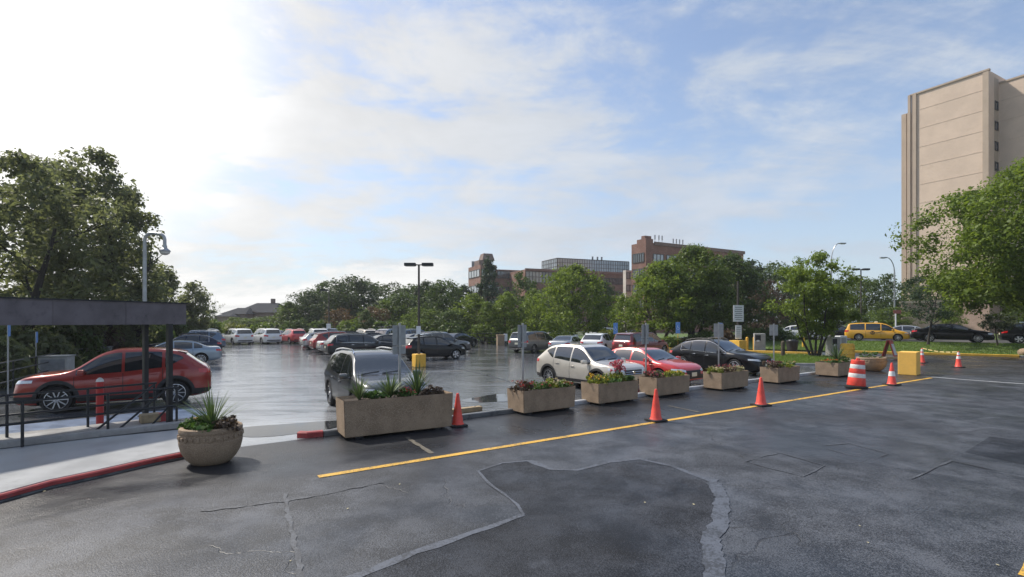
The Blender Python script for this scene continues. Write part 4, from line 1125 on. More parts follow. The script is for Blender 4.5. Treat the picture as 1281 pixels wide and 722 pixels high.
# the dark mass on the left
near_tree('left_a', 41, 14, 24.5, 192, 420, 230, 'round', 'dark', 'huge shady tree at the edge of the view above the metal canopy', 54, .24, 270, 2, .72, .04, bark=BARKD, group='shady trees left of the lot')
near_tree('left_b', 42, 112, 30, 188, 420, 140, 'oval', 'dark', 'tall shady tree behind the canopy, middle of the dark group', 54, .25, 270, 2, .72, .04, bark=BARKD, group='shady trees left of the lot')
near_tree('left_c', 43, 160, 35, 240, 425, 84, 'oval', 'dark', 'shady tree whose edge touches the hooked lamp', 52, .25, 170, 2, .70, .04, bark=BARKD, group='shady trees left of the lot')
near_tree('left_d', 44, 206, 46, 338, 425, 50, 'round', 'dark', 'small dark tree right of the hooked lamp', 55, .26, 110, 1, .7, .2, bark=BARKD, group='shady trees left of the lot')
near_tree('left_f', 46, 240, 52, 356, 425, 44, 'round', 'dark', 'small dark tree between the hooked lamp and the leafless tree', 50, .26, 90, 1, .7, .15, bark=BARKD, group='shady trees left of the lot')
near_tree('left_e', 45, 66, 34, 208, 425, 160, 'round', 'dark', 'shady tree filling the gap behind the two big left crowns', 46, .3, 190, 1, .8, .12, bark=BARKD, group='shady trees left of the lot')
def bare_tree(px, Y, top, label):
    rr = random.Random(5); root = thing('bare_tree', label, 'tree', far(px, Y)); H = zat(top, Y); mb = MB(); tips = []
    mb.tube([(0, 0, -.1), (.05, 0, H*.3), (.0, .05, H*.55)], [.12, .09, .06], 6)
    for i in range(8):
        a = i*2.4; limb(mb, rr, Vector((.03, .02, H*(.25+.035*i))), Vector((math.cos(a)*.7, math.sin(a)*.7, 1)), H*.28, .035, 2, tips, .6, .3, 4, (2, 3))
    mb.build('trunk', BARKD, root)
    V, N = leaves(rr, [tuple(t) for t in tips if rr.random() < .25], 5, .3, .2); link('crown', leafmesh('thin_crown', V, N, LF['dark']), root)
bare_tree(254, 55, 356, 'nearly leafless tree between the dark trees and the slate roofed house')
# shrubs
def shrub_mesh(key, seed, leaf, clumps, per):
    rr = random.Random(seed); cen = []
    for _ in range(clumps):
        a = rr.uniform(0, 6.28); u = rr.random()**.4; t = rr.random()
        rad = math.sqrt(max(0, 1-(t*.95)**2))*u*(1+.2*math.sin(3*a+seed))
        cen.append((math.cos(a)*rad*.85, math.sin(a)*rad*.85, t*.85+.05))
    V, N = leaves(rr, cen, per, .22, leaf)
    mb = MB()
    for i in range(7):
        a = i*.9; mb.tube([(0, 0, -.05), (math.cos(a)*.25, math.sin(a)*.25, .35), (math.cos(a)*.5, math.sin(a)*.5, .7)], [.03, .02, .008], 5)
    TREECACHE[key] = (mb.mesh('stem_'+key, BARKD), leafmesh('foliage_'+key, V, N, LF['mid']))
shrub_mesh('shrub_fine', 51, .10, 70, 38); shrub_mesh('shrub_coarse', 52, .15, 60, 34)
def shrub(px, Y, wpx, hpx, leafcol, label, key='shrub_fine', group='shrubs round the lot', z=0.0, name='shrub'):
    root = thing(name, label, 'shrub', far(px, Y, z), px % 6.28, group); s_ = wpx*Y/F/2; root.scale = (s_, s_, hpx*Y/F)
    tm, cm = TREECACHE[key]; link('stem', tm, root); c = link('foliage', cm, root); slotmat(c, 0, LF[leafcol])
SL = [(-12, 19.5, 110, 62, 'dark', 'dark shrub at the edge of the view behind the fence rails'), (46, 23.5, 90, 60, 'dark', 'dark shrub rising behind the grey utility cabinet'), (84, 27, 80, 58, 'deep', 'green black shrub above the bonnet of the red crossover'),
      (118, 31, 76, 58, 'plum', 'purplish shrub behind the second utility cabinet'), (152, 35, 76, 54, 'dark', 'dark shrub behind the canopy posts'), (184, 40, 66, 50, 'deep', 'leafy shrub above the navy crossover'),
      (212, 46, 56, 40, 'deep', 'shrub under the small dark tree'), (238, 52, 50, 30, 'mid', 'low pale shrub at the end of the fence-side row'), (262, 60, 46, 30, 'mid', 'shrub below the leafless tree'),
      (-60, 17.5, 120, 70, 'dark', 'dark shrub just beyond the picture edge by the fence')]
for s_ in SL[:9]: shrub(*s_, key='shrub_coarse')
for i, (px, Y, wpx, hpx, c_, lb) in enumerate([(294, 66, 54, 22, 'yellow', 'yellowish hedge shrub behind the first white suv'), (332, 67, 56, 24, 'mid', 'green hedge shrub behind the second white suv'), (372, 68, 50, 26, 'deep', 'hedge shrub behind the orange red suv'),
      (404, 68, 46, 26, 'deep', 'hedge shrub behind the tall white suv'), (440, 66, 60, 26, 'mid', 'hedge shrub behind the tan suv'), (486, 66, 60, 26, 'deep', 'hedge shrub behind the silver van'), (524, 64, 50, 28, 'mid', 'hedge shrub behind the near lamp post'),
      (566, 60, 46, 26, 'deep', 'hedge shrub behind the dark parked sedan'), (604, 58.5, 44, 24, 'mid', 'low shrub behind the black rail fence'), (650, 56, 44, 22, 'deep', 'shrub by the nose of the grey minivan'), (700, 55, 60, 16, 'mid', 'low shrub under the bright spreading tree'),
      (760, 51, 34, 22, 'yellow', 'yellow green shrub beside the leftmost blue sign'), (796, 50, 44, 16, 'mid', 'low shrub behind the dark red minivan'), (838, 47.5, 40, 16, 'mid', 'green shrub between the two right hand blue signs'), (868, 48.5, 36, 18, 'deep', 'round dark shrub beneath the tall trees, right of a blue sign'), (858, 49, 34, 14, 'rust', 'orange tinged flowering shrub beside a blue sign'), (884, 50, 40, 22, 'mid', 'green shrub beneath the tall multi stemmed tree'),
      (908, 47, 28, 24, 'rust', 'reddish flowering shrub left of the sign pole base'), (968, 50, 60, 26, 'deep', 'dark clipped shrub behind the pay machine'), (1000, 52, 50, 22, 'deep', 'dark shrub right of the pay machine'), (940, 52, 50, 24, 'mid', 'green shrub behind the yellow bollards')]):
    shrub(px, Y, wpx, hpx, c_, lb, 'shrub_coarse' if i % 2 else 'shrub_fine')
# ------------------------------------------------------------------ buildings

def brickmat(name, c1, c2, scale=1.0):
    m, nt, b, out = newmat(name); k = NT(nt)
    br = k.n('ShaderNodeTexBrick', i_Scale=scale); 
    mpn = k.n('ShaderNodeMapping'); nt.links.new(k.obj(), mpn.inputs[0]); mpn.inputs['Rotation'].default_value = (R(90), 0, 0)
    nt.links.new(mpn.outputs[0], br.inputs['Vector'])
    br.inputs['Color1'].default_value = (*c1, 1); br.inputs['Color2'].default_value = (*c2, 1); br.inputs['Mortar'].default_value = (.28, .25, .22, 1)
    br.inputs['Brick Width'].default_value = .25; br.inputs['Row Height'].default_value = .08; br.inputs['Mortar Size'].default_value = .008
    nz = k.noise(k.obj(), .5, 5, .6)
    k.set(b.inputs['Base Color'], k.mix(k.maprange(nz, .3, .7, 0, .5), br.outputs[0], tuple(q_*.6 for q_ in c1)))
    b.inputs['Roughness'].default_value = .85
    return m
BR1 = brickmat('brick_office', (.20, .085, .055), (.26, .115, .075)); BR2 = brickmat('brick_brown', (.19, .075, .05), (.25, .10, .065)); BR3 = brickmat('brick_pale', (.40, .27, .22), (.47, .33, .27))
BR4 = brickmat('brick_dim', (.16, .10, .085), (.2, .13, .11))
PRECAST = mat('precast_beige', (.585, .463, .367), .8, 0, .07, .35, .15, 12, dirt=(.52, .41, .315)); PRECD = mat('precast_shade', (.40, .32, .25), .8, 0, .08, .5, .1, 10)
JOINT = mat('panel_joint', (.55, .435, .345), .85, 0, .1, 1)
WIN = mat('window_glass', (.05, .06, .07), .06, 0, .25, .35, spec=.9, coat=.5); WINL = mat('window_glass_bright', (.26, .30, .33), .10, .3, .25, .25, spec=.9, coat=.5)
MUL = mat('mullion_dark', (.06, .055, .05), .5, .3, .1, 3); SLATE = mat('roof_slate', (.040, .042, .048), .95, 0, .2, 1.2, .4, 8, spec=.1)
STUC = mat('wall_render', (.24, .18, .15), .85, 0, .15, 1); METG = mat('metal_grey', (.36, .37, .38), .4, .6, .12, 6); METD = mat('metal_dark', (.03, .032, .035), .45, .5, .2, 6)
CANOPY = mat('canopy_fascia', (.13, .115, .128), .55, .2, .25, 1.6, .2, 30, dirt=(.045, .045, .05))
CONCP, nt_, b_, _o = newmat('planter_concrete'); k = NT(nt_); _p = k.obj()
_c = k.mix(k.maprange(k.noise(_p, 2.2, 6, .65), .3, .7), (.215, .150, .096), (.335, .240, .158))
_c = k.mix(k.maprange(k.noise(_p, 70, 2, .7), .52, .66, 0, .75), _c, (.47, .38, .28))
_c = k.mix(k.maprange(k.noise(_p, 95, 2, .7), .56, .68, 0, .8), _c, (.08, .055, .04))
k.set(b_.inputs['Base Color'], k.mix(k.maprange(k.noise(_p, 1.1, 5, .7, .8), .55, .75, 0, .5), _c, (.14, .105, .075)))
b_.inputs['Roughness'].default_value = .85; k.set(b_.inputs['Normal'], k.bump(k.noise(_p, 70, 3, .7), .6, .008))
SOIL = mat('soil', (.045, .032, .022), .95, 0, .4, 9, 1.0, 30)
ORANGE = mat('cone_orange', (.78, .075, .050), .45, 0, .12, 7, dirt=(.42, .10, .06)); REFW = mat('reflective_white', (.72, .72, .70), .4, 0, .1, 9, dirt=(.5, .47, .42)); RUB = mat('black_rubber', (.018, .018, .019), .7, 0, .2, 6, .3, 40)
YELB = mat('bollard_yellow', (.80, .46, .06), .5, 0, .08, 3, dirt=(.6, .33, .04)); REDB = mat('bollard_red', (.44, .03, .028), .45, 0, .12, 5); SIGNB = mat('sign_back', (.30, .31, .315), .45, .5, .15, 5); SIGNW = mat('sign_white', (.70, .72, .73), .5, 0, .06, 6)
SIGNBL = mat('sign_blue', (.11, .27, .62), .45, 0, .06, 6); TXT = mat('sign_ink', (.12, .13, .14), .6, 0, .1, 6); POLEG = mat('pole_galvanised', (.36, .37, .375), .4, .6, .15, 3); POLEB = mat('pole_bronze', (.07, .06, .052), .5, .3, .2, 4); WOOD = mat('timber', (.33, .25, .15), .8, 0, .25, 6, .4, 30)
LENS = mat('lamp_lens', (.6, .6, .57), .25, 0, .05, 5); CABG = mat('cabinet_grey', (.22, .23, .24), .55, .1, .15, 4); CABP = mat('cabinet_pale', (.36, .36, .34), .6, 0, .15, 3)

def block(mb, origin, u, L_, v, Dp, z0, z1, mi=0):
    """box with one corner at origin, edges along unit vectors u and v"""
    o = Vector(origin); u = Vector(u); v = Vector(v)
    b0 = [o, o+u*L_, o+u*L_+v*Dp, o+v*Dp]
    vs = [(p.x, p.y, z0) for p in b0]+[(p.x, p.y, z1) for p in b0]
    fs = [(0, 1, 2, 3)[::-1], (4, 5, 6, 7), (0, 1, 5, 4), (1, 2, 6, 5), (2, 3, 7, 6), (3, 0, 4, 7)]
    # outward for left- or right-handed pairs
    if u.cross(v).z < 0: fs = [f[::-1] for f in fs]
    mb.add(vs, fs, mi)
def facade(root, origin, u, nrm, x0, x1, z0, z1, glass, cols, name='window', proud=.06, rows=1):
    """a glazed strip set 60 mm proud of a wall: one pane mesh with a mullion grid as its child"""
    o = Vector(origin); u = Vector(u); nr = Vector(nrm)
    a = o+u*x0+nr*proud; b = o+u*x1+nr*proud
    g_ = MB(); g_.add([(a.x, a.y, z0), (b.x, b.y, z0), (b.x, b.y, z1), (a.x, a.y, z1)], [(0, 1, 2, 3)])
    back = [(p-nr*(proud+.02)) for p in (a, b)]
    w_ = g_.build(name, glass, root)
    m_ = MB(); w0 = (x1-x0)
    for i in range(cols+1):
        c = o+u*(x0+w0*i/cols)+nr*(proud+.03); block(m_, c-u*.07-nr*.09, u, .14, nr, .14, z0-.05, z1+.05)
    for j in range(rows+1):
        z = z0+(z1-z0)*j/rows; block(m_, o+u*(x0-.07)+nr*(proud-.05), u, w0+.14, nr, .13, z-.07, z+.07)
    m_.build('window_frame', MUL, w_)
    return w_
# office: brick and glass, far behind the trees.  u runs along the fronts, away to the right
def on_line(o, u, px):
    t_ = (px-640.5)/F; s_ = (t_*o.y-o.x)/(u.x-t_*u.y); return s_
U = Vector((.93, .37, 0)).normalized(); V_ = Vector((-.42, .91, 0)).normalized(); NR = Vector((U.y, -U.x, 0))
OY = 150.0; oo = far(640, OY)
def H_(py, y): return zat(py, y)
off_ = thing('office_building', 'long brick and glass office block rising behind the tree line', 'building', (0, 0, 0))
def wing(px0, px1, Y, top, name, m, pxl=None):
    o = far(px0, Y); s1 = on_line(o, U, px1); mb = MB(); block(mb, o, U, s1, V_, on_line(o, V_, pxl) if pxl else 22, 0, H_(top, Y)); mb.build(name, m, off_, fix=True); return o, s1
o1, s1 = wing(601, 621, 142, 331, 'wall', BR1, 586)
hh1 = H_(331, 142)
for k_ in range(3): facade(off_, o1, U, NR, .4, s1-.3, hh1-3.2-k_*4.4, hh1-1.2-k_*4.4, WINL, 4); facade(off_, o1, V_, -U, .6, on_line(o1, V_, 586)-.5, hh1-3.2-k_*4.4, hh1-1.2-k_*4.4, WINL, 4)
mb = MB(); pt = o1+U*(s1*.45)+V_*1.2; block(mb, pt-U*2.0, U, 3.6, V_, 4, hh1, hh1+1.4); mb.box((pt.x, pt.y+2, hh1+2.4), (3.6, 4, 2.0), math.atan2(U.y, U.x), taper=.72); mb.build('roof_plant_room', BR4, off_)
mb = MB(); pt = o1+U*.9+V_*7; mb.box((pt.x, pt.y, hh1+.8), (1.6, 1.6, 1.6)); mb.build('roof_vent', CABG, off_)
o2, s2 = wing(621, 656, 148, 337, 'wall', BR1); h2 = H_(337, 148)
facade(off_, o2, U, NR, .3, s2-.3, h2-2.5, h2-.5, WIN, 8); facade(off_, o2, U, NR, .3, s2-.3, h2-6.8, h2-5.0, WIN, 8)
o3, s3 = wing(657, 790, 140, 337, 'wall', BR1, 634); h3 = H_(337, 140)
facade(off_, o3, U, NR, .2, on_line(o3, U, 702), h3-3.5, h3-.5, WINL, 11, rows=2); facade(off_, o3, U, NR, on_line(o3, U, 703), s3-.3, h3-3.3, h3-1.6, WIN, 22)
for k_ in range(1, 4): facade(off_, o3, U, NR, .6, s3-.6, h3-3.4-k_*3.9, h3-1.7-k_*3.9, WIN, 30)
mb = MB(); block(mb, o3+NR*.25-U*.2, U, s3+.4, NR, .35, h3-.35, h3+.25); mb.build('parapet', BR1, off_)
o4 = far(697, 158); s4 = on_line(o4, U, 787); h4 = H_(322.5, 158); hb4 = H_(339, 158)
mb = MB(); d4 = on_line(o4, V_, 678); block(mb, o4, U, s4, V_, d4, hb4-6, h4); mb.build('glass_storey', MUL, off_, fix=True)
facade(off_, o4, U, NR, .05, s4-.05, hb4-1, h4-.2, WINL, 30, rows=4); facade(off_, o4, V_, -U, .05, d4-.1, hb4-1, h4-.2, WINL, 9, rows=4)
mb = MB()
for f_ in (.55, .62, .68): pt = o4+U*s4*f_+V_*3; mb.box((pt.x, pt.y, h4+.6), (.5, .5, 1.6))
mb.build('roof_vent', CABG, off_)
# brown brick block
bb = thing('brick_block', 'brown brick block with rooftop aerials above the tall trees', 'building', (0, 0, 0))
YB = 120.0; UB = Vector((.867, .498, 0)); VB = Vector((-.498, .867, 0)); NB = Vector((.498, -.867, 0)); o5 = far(808, YB); s5 = on_line(o5, UB, 930); h5 = H_(303, YB); d5 = on_line(o5, VB, 790)
mb = MB(); block(mb, o5, UB, s5, VB, d5, 0, h5); mb.build('wall', BR2, bb, fix=True)
for k_ in range(4):
    z1_ = h5-2.6-k_*3.7
    for j in range(6):
        a_ = on_line(o5, UB, 817)+j*4.4
        if a_+3.4 < s5: facade(bb, o5, UB, NB, a_, a_+3.4, z1_-1.8, z1_, WINL, 3)
    facade(bb, o5, VB, -UB, .6, d5-.5, z1_-1.9, z1_+.2, WIN, 5)
mb = MB(); block(mb, o5+UB*.0+VB*.0, UB, on_line(o5, UB, 817), VB, d5*.62, h5, h5+.9); block(mb, o5+UB*.0+VB*.3, UB, on_line(o5, UB, 816), VB, d5*.25, h5+.9, h5+1.6); mb.build('stair_tower', BR2, bb)
mb = MB(); block(mb, o5+NB*.02+UB*on_line(o5, UB, 818), UB, s5-on_line(o5, UB, 818)+.3, NB, .3, h5-.5, h5+.3); mb.build('parapet', BR4, bb)
for px in (827, 832, 836, 850, 854, 858, 862, 871, 876):
    s_ = on_line(o5, UB, px); pt = o5+UB*s_+VB*2; mb = MB(); hgt = 2.4 if px < 840 else 2.0 if px < 865 else 1.1
    mb.tube([(pt.x, pt.y, h5), (pt.x, pt.y, h5+hgt)], .06, 6); mb.box((pt.x, pt.y, h5+hgt-.55), (.28, .18, 1.1)); mb.build('aerial', METG, bb)
pl = thing('pale_office_wing', 'narrow pale building slice between the office block and the brown brick block', 'building', (0, 0, 0))
o6 = far(783, 131); s6 = on_line(o6, U, 791); h6 = H_(338, 131); mb = MB(); block(mb, o6, U, s6+1, V_, 1.2, 0, h6); mb.build('wall', mat('wall_pale', (.5, .45, .4), .8, 0, .1, .5), pl, fix=True)
for k_ in range(4): facade(pl, o6, U, NR, .2, s6-.1, h6-2.2-k_*3.2, h6-.6-k_*3.2, WINL, 2)
# beige tower
tw = thing('beige_tower', 'tall beige concrete tower with blank panelled end wall', 'building', (0, 0, 0))
TD = Vector((-.48, .877, 0)).normalized(); TN = Vector((-TD.y, TD.x, 0)); TB = -TN      # TD away along the end wall, TB back to the right
if TN.x > 0: TN, TB = -TN, TN
c0 = far(1237, 75); sT = on_line(c0, TD, 1140); HT = H_(88, 75)
mb = MB(); block(mb, c0, TD, sT, TB, 40, 5.6, HT); mb.build('wall', PRECAST, tw, fix=True)
for i in range(1, 15):
    z = HT+.4-i*3.02
    if z > 6.5: mb = MB(); block(mb, c0, TD, sT-.9, TN, .025, z-.06, z+.06); mb.build('panel_joint', JOINT, tw)
mb = MB()
for (a_, w_, pr) in ((sT-.75, .5, .22), (sT+.02, .35, .3)): block(mb, c0+TD*a_, TD, w_, TN, pr, 5.6, HT+.15)
block(mb, c0-TD*.02, TD, .7, TN, .12, 5.6, HT+.1)
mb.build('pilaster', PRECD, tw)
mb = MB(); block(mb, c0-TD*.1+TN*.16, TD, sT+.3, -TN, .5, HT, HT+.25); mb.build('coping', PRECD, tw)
c1 = c0+TD*(sT+.4)+TB*1.2; s7 = on_line(c1, TD, 1128)
mb = MB(); block(mb, c1, TD, s7, TB, 30, 5.6, H_(147, c1.y+2)); mb.build('rear_wall', PRECAST, tw, fix=True)
mb = MB()
for a_ in (.3, s7*.5, s7-.4): block(mb, c1+TD*a_, TD, .35, TN, .2, 5.6, H_(147, c1.y+2)+.1)
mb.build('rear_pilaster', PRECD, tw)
# return wall with its column of small windows, then the long lower wing towards the right
FR = -TD
w8 = on_line(c0, TB, 1250)
mb = MB(); block(mb, c0+TB*(w8*.50), TB, w8*.42, FR, .02, 5.6, HT-.6); mb.build('recess_shade_strip', PRECD, tw)  # flat darker strip in place of a shaded recess
for i in range(10):
    z = zat(128, c0.y)-i*3.02
    if z > 8: facade(tw, c0, TB, FR, w8*.56, w8*.84, z-.6, z+.6, WIN, 1, proud=.03)
f0 = c0+TB*w8; hF = zat(105, f0.y)
mb = MB(); block(mb, f0, FR, 26, TB, 30, 5.6, hF); mb.build('front_wall', PRECAST, tw, fix=True)
mb = MB(); block(mb, f0-TD*.0+TN*.12, FR, 26.1, -TN, .4, hF, hF+.25); mb.build('coping', PRECD, tw)
for i in range(1, 15):
    z = hF+.4-i*3.02
    if z > 6.5: mb = MB(); block(mb, f0, FR, 26, TN, .025, z-.06, z+.06); mb.build('panel_joint', JOINT, tw)
mb = MB(); block(mb, c0+TN*.1-TD*.1, TD, sT+3, TB, 34, .5, 5.58); mb.build('brick_base', BR3, tw, fix=True)
mb = MB(); block(mb, f0+TN*.1-TD*.05, FR, 26, TB, 30, .5, 5.575); mb.build('dark_brick_base', BR4, tw, fix=True)
lowb = thing('brick_annex', 'low brick annex wall half hidden by the trees behind the silver street car', 'building', (0, 0, 0))
p0 = far(1128, 66, .8); mb = MB(); block(mb, p0, rdir, 4.0, rn, 8, .75, 4.9); mb.build('wall', BR3, lowb, fix=True)
mb = MB(); block(mb, p0-rdir*.15-rn*.15, rdir, 4.3, rn, 8.3, 4.905, 5.2); mb.build('coping', PRECD, lowb)
# slate roofed house on the left
ho = thing('house', 'distant house with slate gable roofs and a chimney above the hedge', 'house', (0, 0, 0))
YH = 118
def roofed(px0, px1, Y, eave, ridge, dep, wm):
    a = far(px0, Y).x; b = far(px1, Y).x; ze, zr = zat(eave, Y), zat(ridge, Y)
    mb = MB(); mb.box(((a+b)/2, Y+dep/2, ze/2), (b-a, dep, ze)); w_ = mb.build('wall', wm, ho)
    r_ = MB(); o_ = .5
    vs = [(a-o_, Y-o_, ze), (b+o_, Y-o_, ze), (b+o_, Y+dep+o_, ze), (a-o_, Y+dep+o_, ze), (a+1.2, Y+dep/2, zr), (b-1.2, Y+dep/2, zr)]
    r_.add(vs, [(0, 1, 5, 4), (1, 2, 5), (2, 3, 4, 5), (3, 0, 4), (3, 2, 1, 0)]); rf = r_.build('roof', SLATE, ho)
    return rf, a, b, zr
roofed(268, 286, 112, 396, 391, 8, STUC)
roofed(278, 306, 116, 393, 384.5, 9, STUC)
rf, a, b, zr = roofed(299, 341, 120, 390, 378, 12, BR4)
mb = MB(); mb.box((a+5.2, 126, zr+.2), (.8, .8, 1.7)); mb.build('chimney', BR4, rf)
roofed(322, 353, 110, 391, 383, 10, BR4)
for i in range(2):
    mb = MB(); mb.box((far(281+i*7, 115.9).x, 115.93, zat(397, 116)), (.9, .08, 1.3)); mb.build('window', WIN, ho)
# ------------------------------------------------------------------ canopy, rails, left side
cn = thing('metal_canopy', 'dark flat metal canopy on two black posts over the walkway', 'canopy', at(212, 532))
L0 = Vector((-8.28, 13.0, 0)); CU = Vector((-.44, -.898, 0)).normalized(); CV = Vector((-.88, .475, 0)).normalized()
zb_, zt_ = zat(406, 12.9), zat(406, 12.9)+.52
def rel(p, root): return tuple(Vector(p)-root.location)
base = cn.location.copy()
mb = MB(); block(mb, L0-base, CU, 6.5, CV, .10, zb_, zt_); block(mb, L0-base+CV*2.2, CU, 6.5, CV, .10, zb_, zt_); block(mb, L0-base+CV*.1, CU, .1, CV, 2.1, zb_, zt_); mb.build('fascia', CANOPY, cn, fix=True)
for i in range(1, 5):
    mb = MB(); block(mb, L0-base+CU*(i*1.35)-CV*.004, CU, .02, -CV, .006, zb_, zt_); mb.build('fascia_seam', CANOPY, cn, fix=True)
mb = MB(); block(mb, L0-base+CU*.1+CV*.1, CU, 6.4, CV, 2.1, zt_-.14, zt_-.06); mb.build('roof_deck', CANOPY, cn, fix=True)
mb = MB(); block(mb, L0-base-CU*.03-CV*.03, CU, 6.5, CV, 2.36, zt_, zt_+.03); mb.build('roof_edge', METD, cn, fix=True)
for p in (at(212, 531, .12), at(182, 521, .12)):
    mb = MB(); c = p-base; mb.box((c.x, c.y, (zb_+.12)/2+.02), (.10, .10, zb_-.12), math.atan2(CU.y, CU.x)); mb.box((c.x, c.y, .135), (.24, .24, .03), math.atan2(CU.y, CU.x)); mb.build('post', METD, cn)
def railing(name, label, px_list, z0, heights, top_h, extra=()):
    pts = [at(px, py, z0) for px, py in px_list]; root = thing(name, label, 'handrail', pts[0]); o = root.location.copy()
    for p in pts:
        c = p-o; mb = MB(); mb.tube([(c.x, c.y, 0), (c.x, c.y, top_h)], .026, 8); mb.build('post', METD, root)
    ends = [pts[0]-(pts[1]-pts[0])*1.2-o, pts[-1]+(pts[-1]-pts[-2]).normalized()*.05-o]
    for h in heights:
        mb = MB(); mb.tube([(ends[0].x, ends[0].y, h), (ends[1].x, ends[1].y, h)], .024, 8); mb.build('rail', METD, root)
    return root, o
nr, no_ = railing('handrail', 'black pipe handrail nearest the grey walkway', [(28, 559), (135, 544), (221, 531.5)], .13, (.86, .45), .87)
fr, fo_ = railing('handrail', 'black pipe handrail on the far side of the ramp, by the red bollard', [(8.7, 547), (110, 534), (193, 523)], .13, (.86, .45), .87)
sr = thing('stair_handrail', 'pair of sloping black rails running down between the canopy posts', 'handrail', at(145, 543, .13)); so_ = sr.location.copy()
for (a, b) in (((213, 531, .90), (143, 543, .02)), ((193, 523, .83), (112, 546, .02))):
    A = at(a[0], a[1], .13)-so_; B = at(b[0], b[1], .13)-so_; mb = MB()
    mb.tube([(A.x, A.y, a[2]), (B.x, B.y, b[2])], .024, 8); mb.build('rail', METD, sr)
A = at(213, 531, .13)-so_; B = at(188, 535, .13)-so_; mb = MB(); mb.tube([(A.x, A.y, .45), (B.x, B.y, .02)], .022, 8); mb.build('rail', METD, sr)
rb = thing('bollard', 'slim red pipe bollard with pale cap behind the handrails', 'bollard', at(125, 529, .1)); mb = MB(); mb.lathe([(.075, -.1), (.075, .98)], 16); mb.build('post', REDB, rb, True); mb = MB(); mb.lathe([(.078, .98), (.07, 1.03), (.03, 1.07), (.001, 1.08)], 16, capt=False); mb.build('cap', REFW, rb, True)
bx_ = thing('kerb_block', 'small tan block with a red painted edge by the canopy post', 'block', at(188, 528, .13)); mb = MB(); mb.box((0, 0, .1), (.4, .3, .2), .8, bev=.02); mb.build('concrete_block', WOOD, bx_); mb = MB(); mb.box((.2, .12, .1), (.16, .18, .205), .8, bev=.01); mb.build('red_end', M_RED, bx_)
# lot edge rail fence
FL0 = Vector((-12.2, 7.9, 0)); FLD = Vector((-.48, .877, 0))
fe = thing('rail_fence', 'black three rail pipe fence along the shady edge of the lot', 'fence', FL0)
for i in range(17):
    c = FLD*i*2.4; mb = MB(); mb.tube([(c.x, c.y, 0), (c.x, c.y, 1.12)], .03, 6); mb.build('post', METD, fe)
for h in (.42, .78, 1.1):
    e = FLD*16*2.4; mb = MB(); mb.tube([(0, 0, h), (e.x, e.y, h)], .026, 6); mb.build('rail', METD, fe)
for (px, Y, w_, z0, z1, lb, m_) in ((71, 22.3, 1.02, .1, 1.12, 'pale grey utility cabinet above the bonnet of the red crossover', CABP), (127, 30.5, .9, .1, 1.1, 'smaller grey utility cabinet farther along the shady fence', CABG)):
    uc = thing('utility_cabinet', lb, 'cabinet', far(px, Y)); mb = MB(); mb.box((0, 0, .5), (w_, .7, 1.0), .35, bev=.02); mb.build('cabinet', m_, uc)
    mb = MB(); mb.box((0, 0, 1.03), (w_+.08, .78, .05), .35, bev=.015); mb.build('lid', m_, uc); mb = MB(); c = Vector((math.sin(.35), -math.cos(.35), 0))*.355; mb.box((c.x, c.y, .5), (w_*.82, .02, .8), .35); mb.build('door', CABG, uc)
# ------------------------------------------------------------------ signs
def sign(px, base_pt, panels, face, label, name='sign_post', pole_m=None, pole_r=.028, ztop=None, group='parking sign posts', z=0.0, front=None, lean=0):
    """panels: (z0, z1, width); face: direction the panels look"""
    root = thing(name, label, 'sign', (base_pt.x, base_pt.y, z), 0, group); fz = math.atan2(face.y, face.x)+math.pi/2
    zt = ztop or max(p[1] for p in panels)+.05
    mb = MB(); mb.box((0, 0, zt/2), (.055, .04, zt), fz, bev=.006); mb.build('pole', pole_m or POLEG, root)
    fd = face.normalized()
    for (z0, z1, w_) in panels:
        mb = MB(); c = fd*.032; mb.box((c.x, c.y, (z0+z1)/2), (w_, .014, z1-z0), fz, bev=.005); p = mb.build('sign_panel', front or SIGNB, root)
    return root, fd, fz
faceN = KN
for px, t, zz, w_, lb in ((500, None, ((1.93, 2.42), (1.72, 1.91)), .34, 'grey sign back with a smaller plate beneath, in front of the grey suv'), (654, None, ((1.93, 2.42), (1.78, 1.91)), .31, 'grey sign back on a pole left of the champagne suv'), (808, None, ((1.93, 2.42), (1.74, 1.91)), .36, 'grey sign back standing before the bright red sedan'), (899, None, ((1.9, 2.44),), .36, 'grey sign back edge on before the glossy dark suv'), (968, None, ((1.9, 2.38),), .34, 'grey sign back near the pay machine and the grass island')):
    tX = (px-640.5)/F; o_ = KP(0, .25); s_ = (tX*o_.y-o_.x)/(KD.x-tX*KD.y); p = o_+KD*s_
    face = (faceN*.55+KD*.83) if px in (899, 968) else faceN
    sign(px, p, [(a, b, w_) for a, b in zz], face, lb)
def wheelchair(root, c, fd, fz, s_):
    mb = MB(); ux = Vector((math.cos(fz), math.sin(fz), 0)); P = lambda x, z: c+ux*x*s_+Vector((0, 0, z*s_))
    pts = [P(.28*math.cos(a)-.02, -.18+.28*math.sin(a)) for a in [R(150+i*20) for i in range(13)]]
    mb.tube(pts, .028*s_, 5); mb.tube([P(-.08, .30), P(-.06, .02), P(.2, .0), (P(.32, -.28)), P(.40, -.27)], .035*s_, 5); mb.lathe([(.001, -.01), (.07*s_, 0), (.001, .01)], 10, tuple(P(-.09, .42)), 'Y', capt=False, capb=False)
    mb.tube([P(-.07, .17), P(.14, .15)], .028*s_, 5); mb.build('wheelchair_symbol', SIGNW, root)
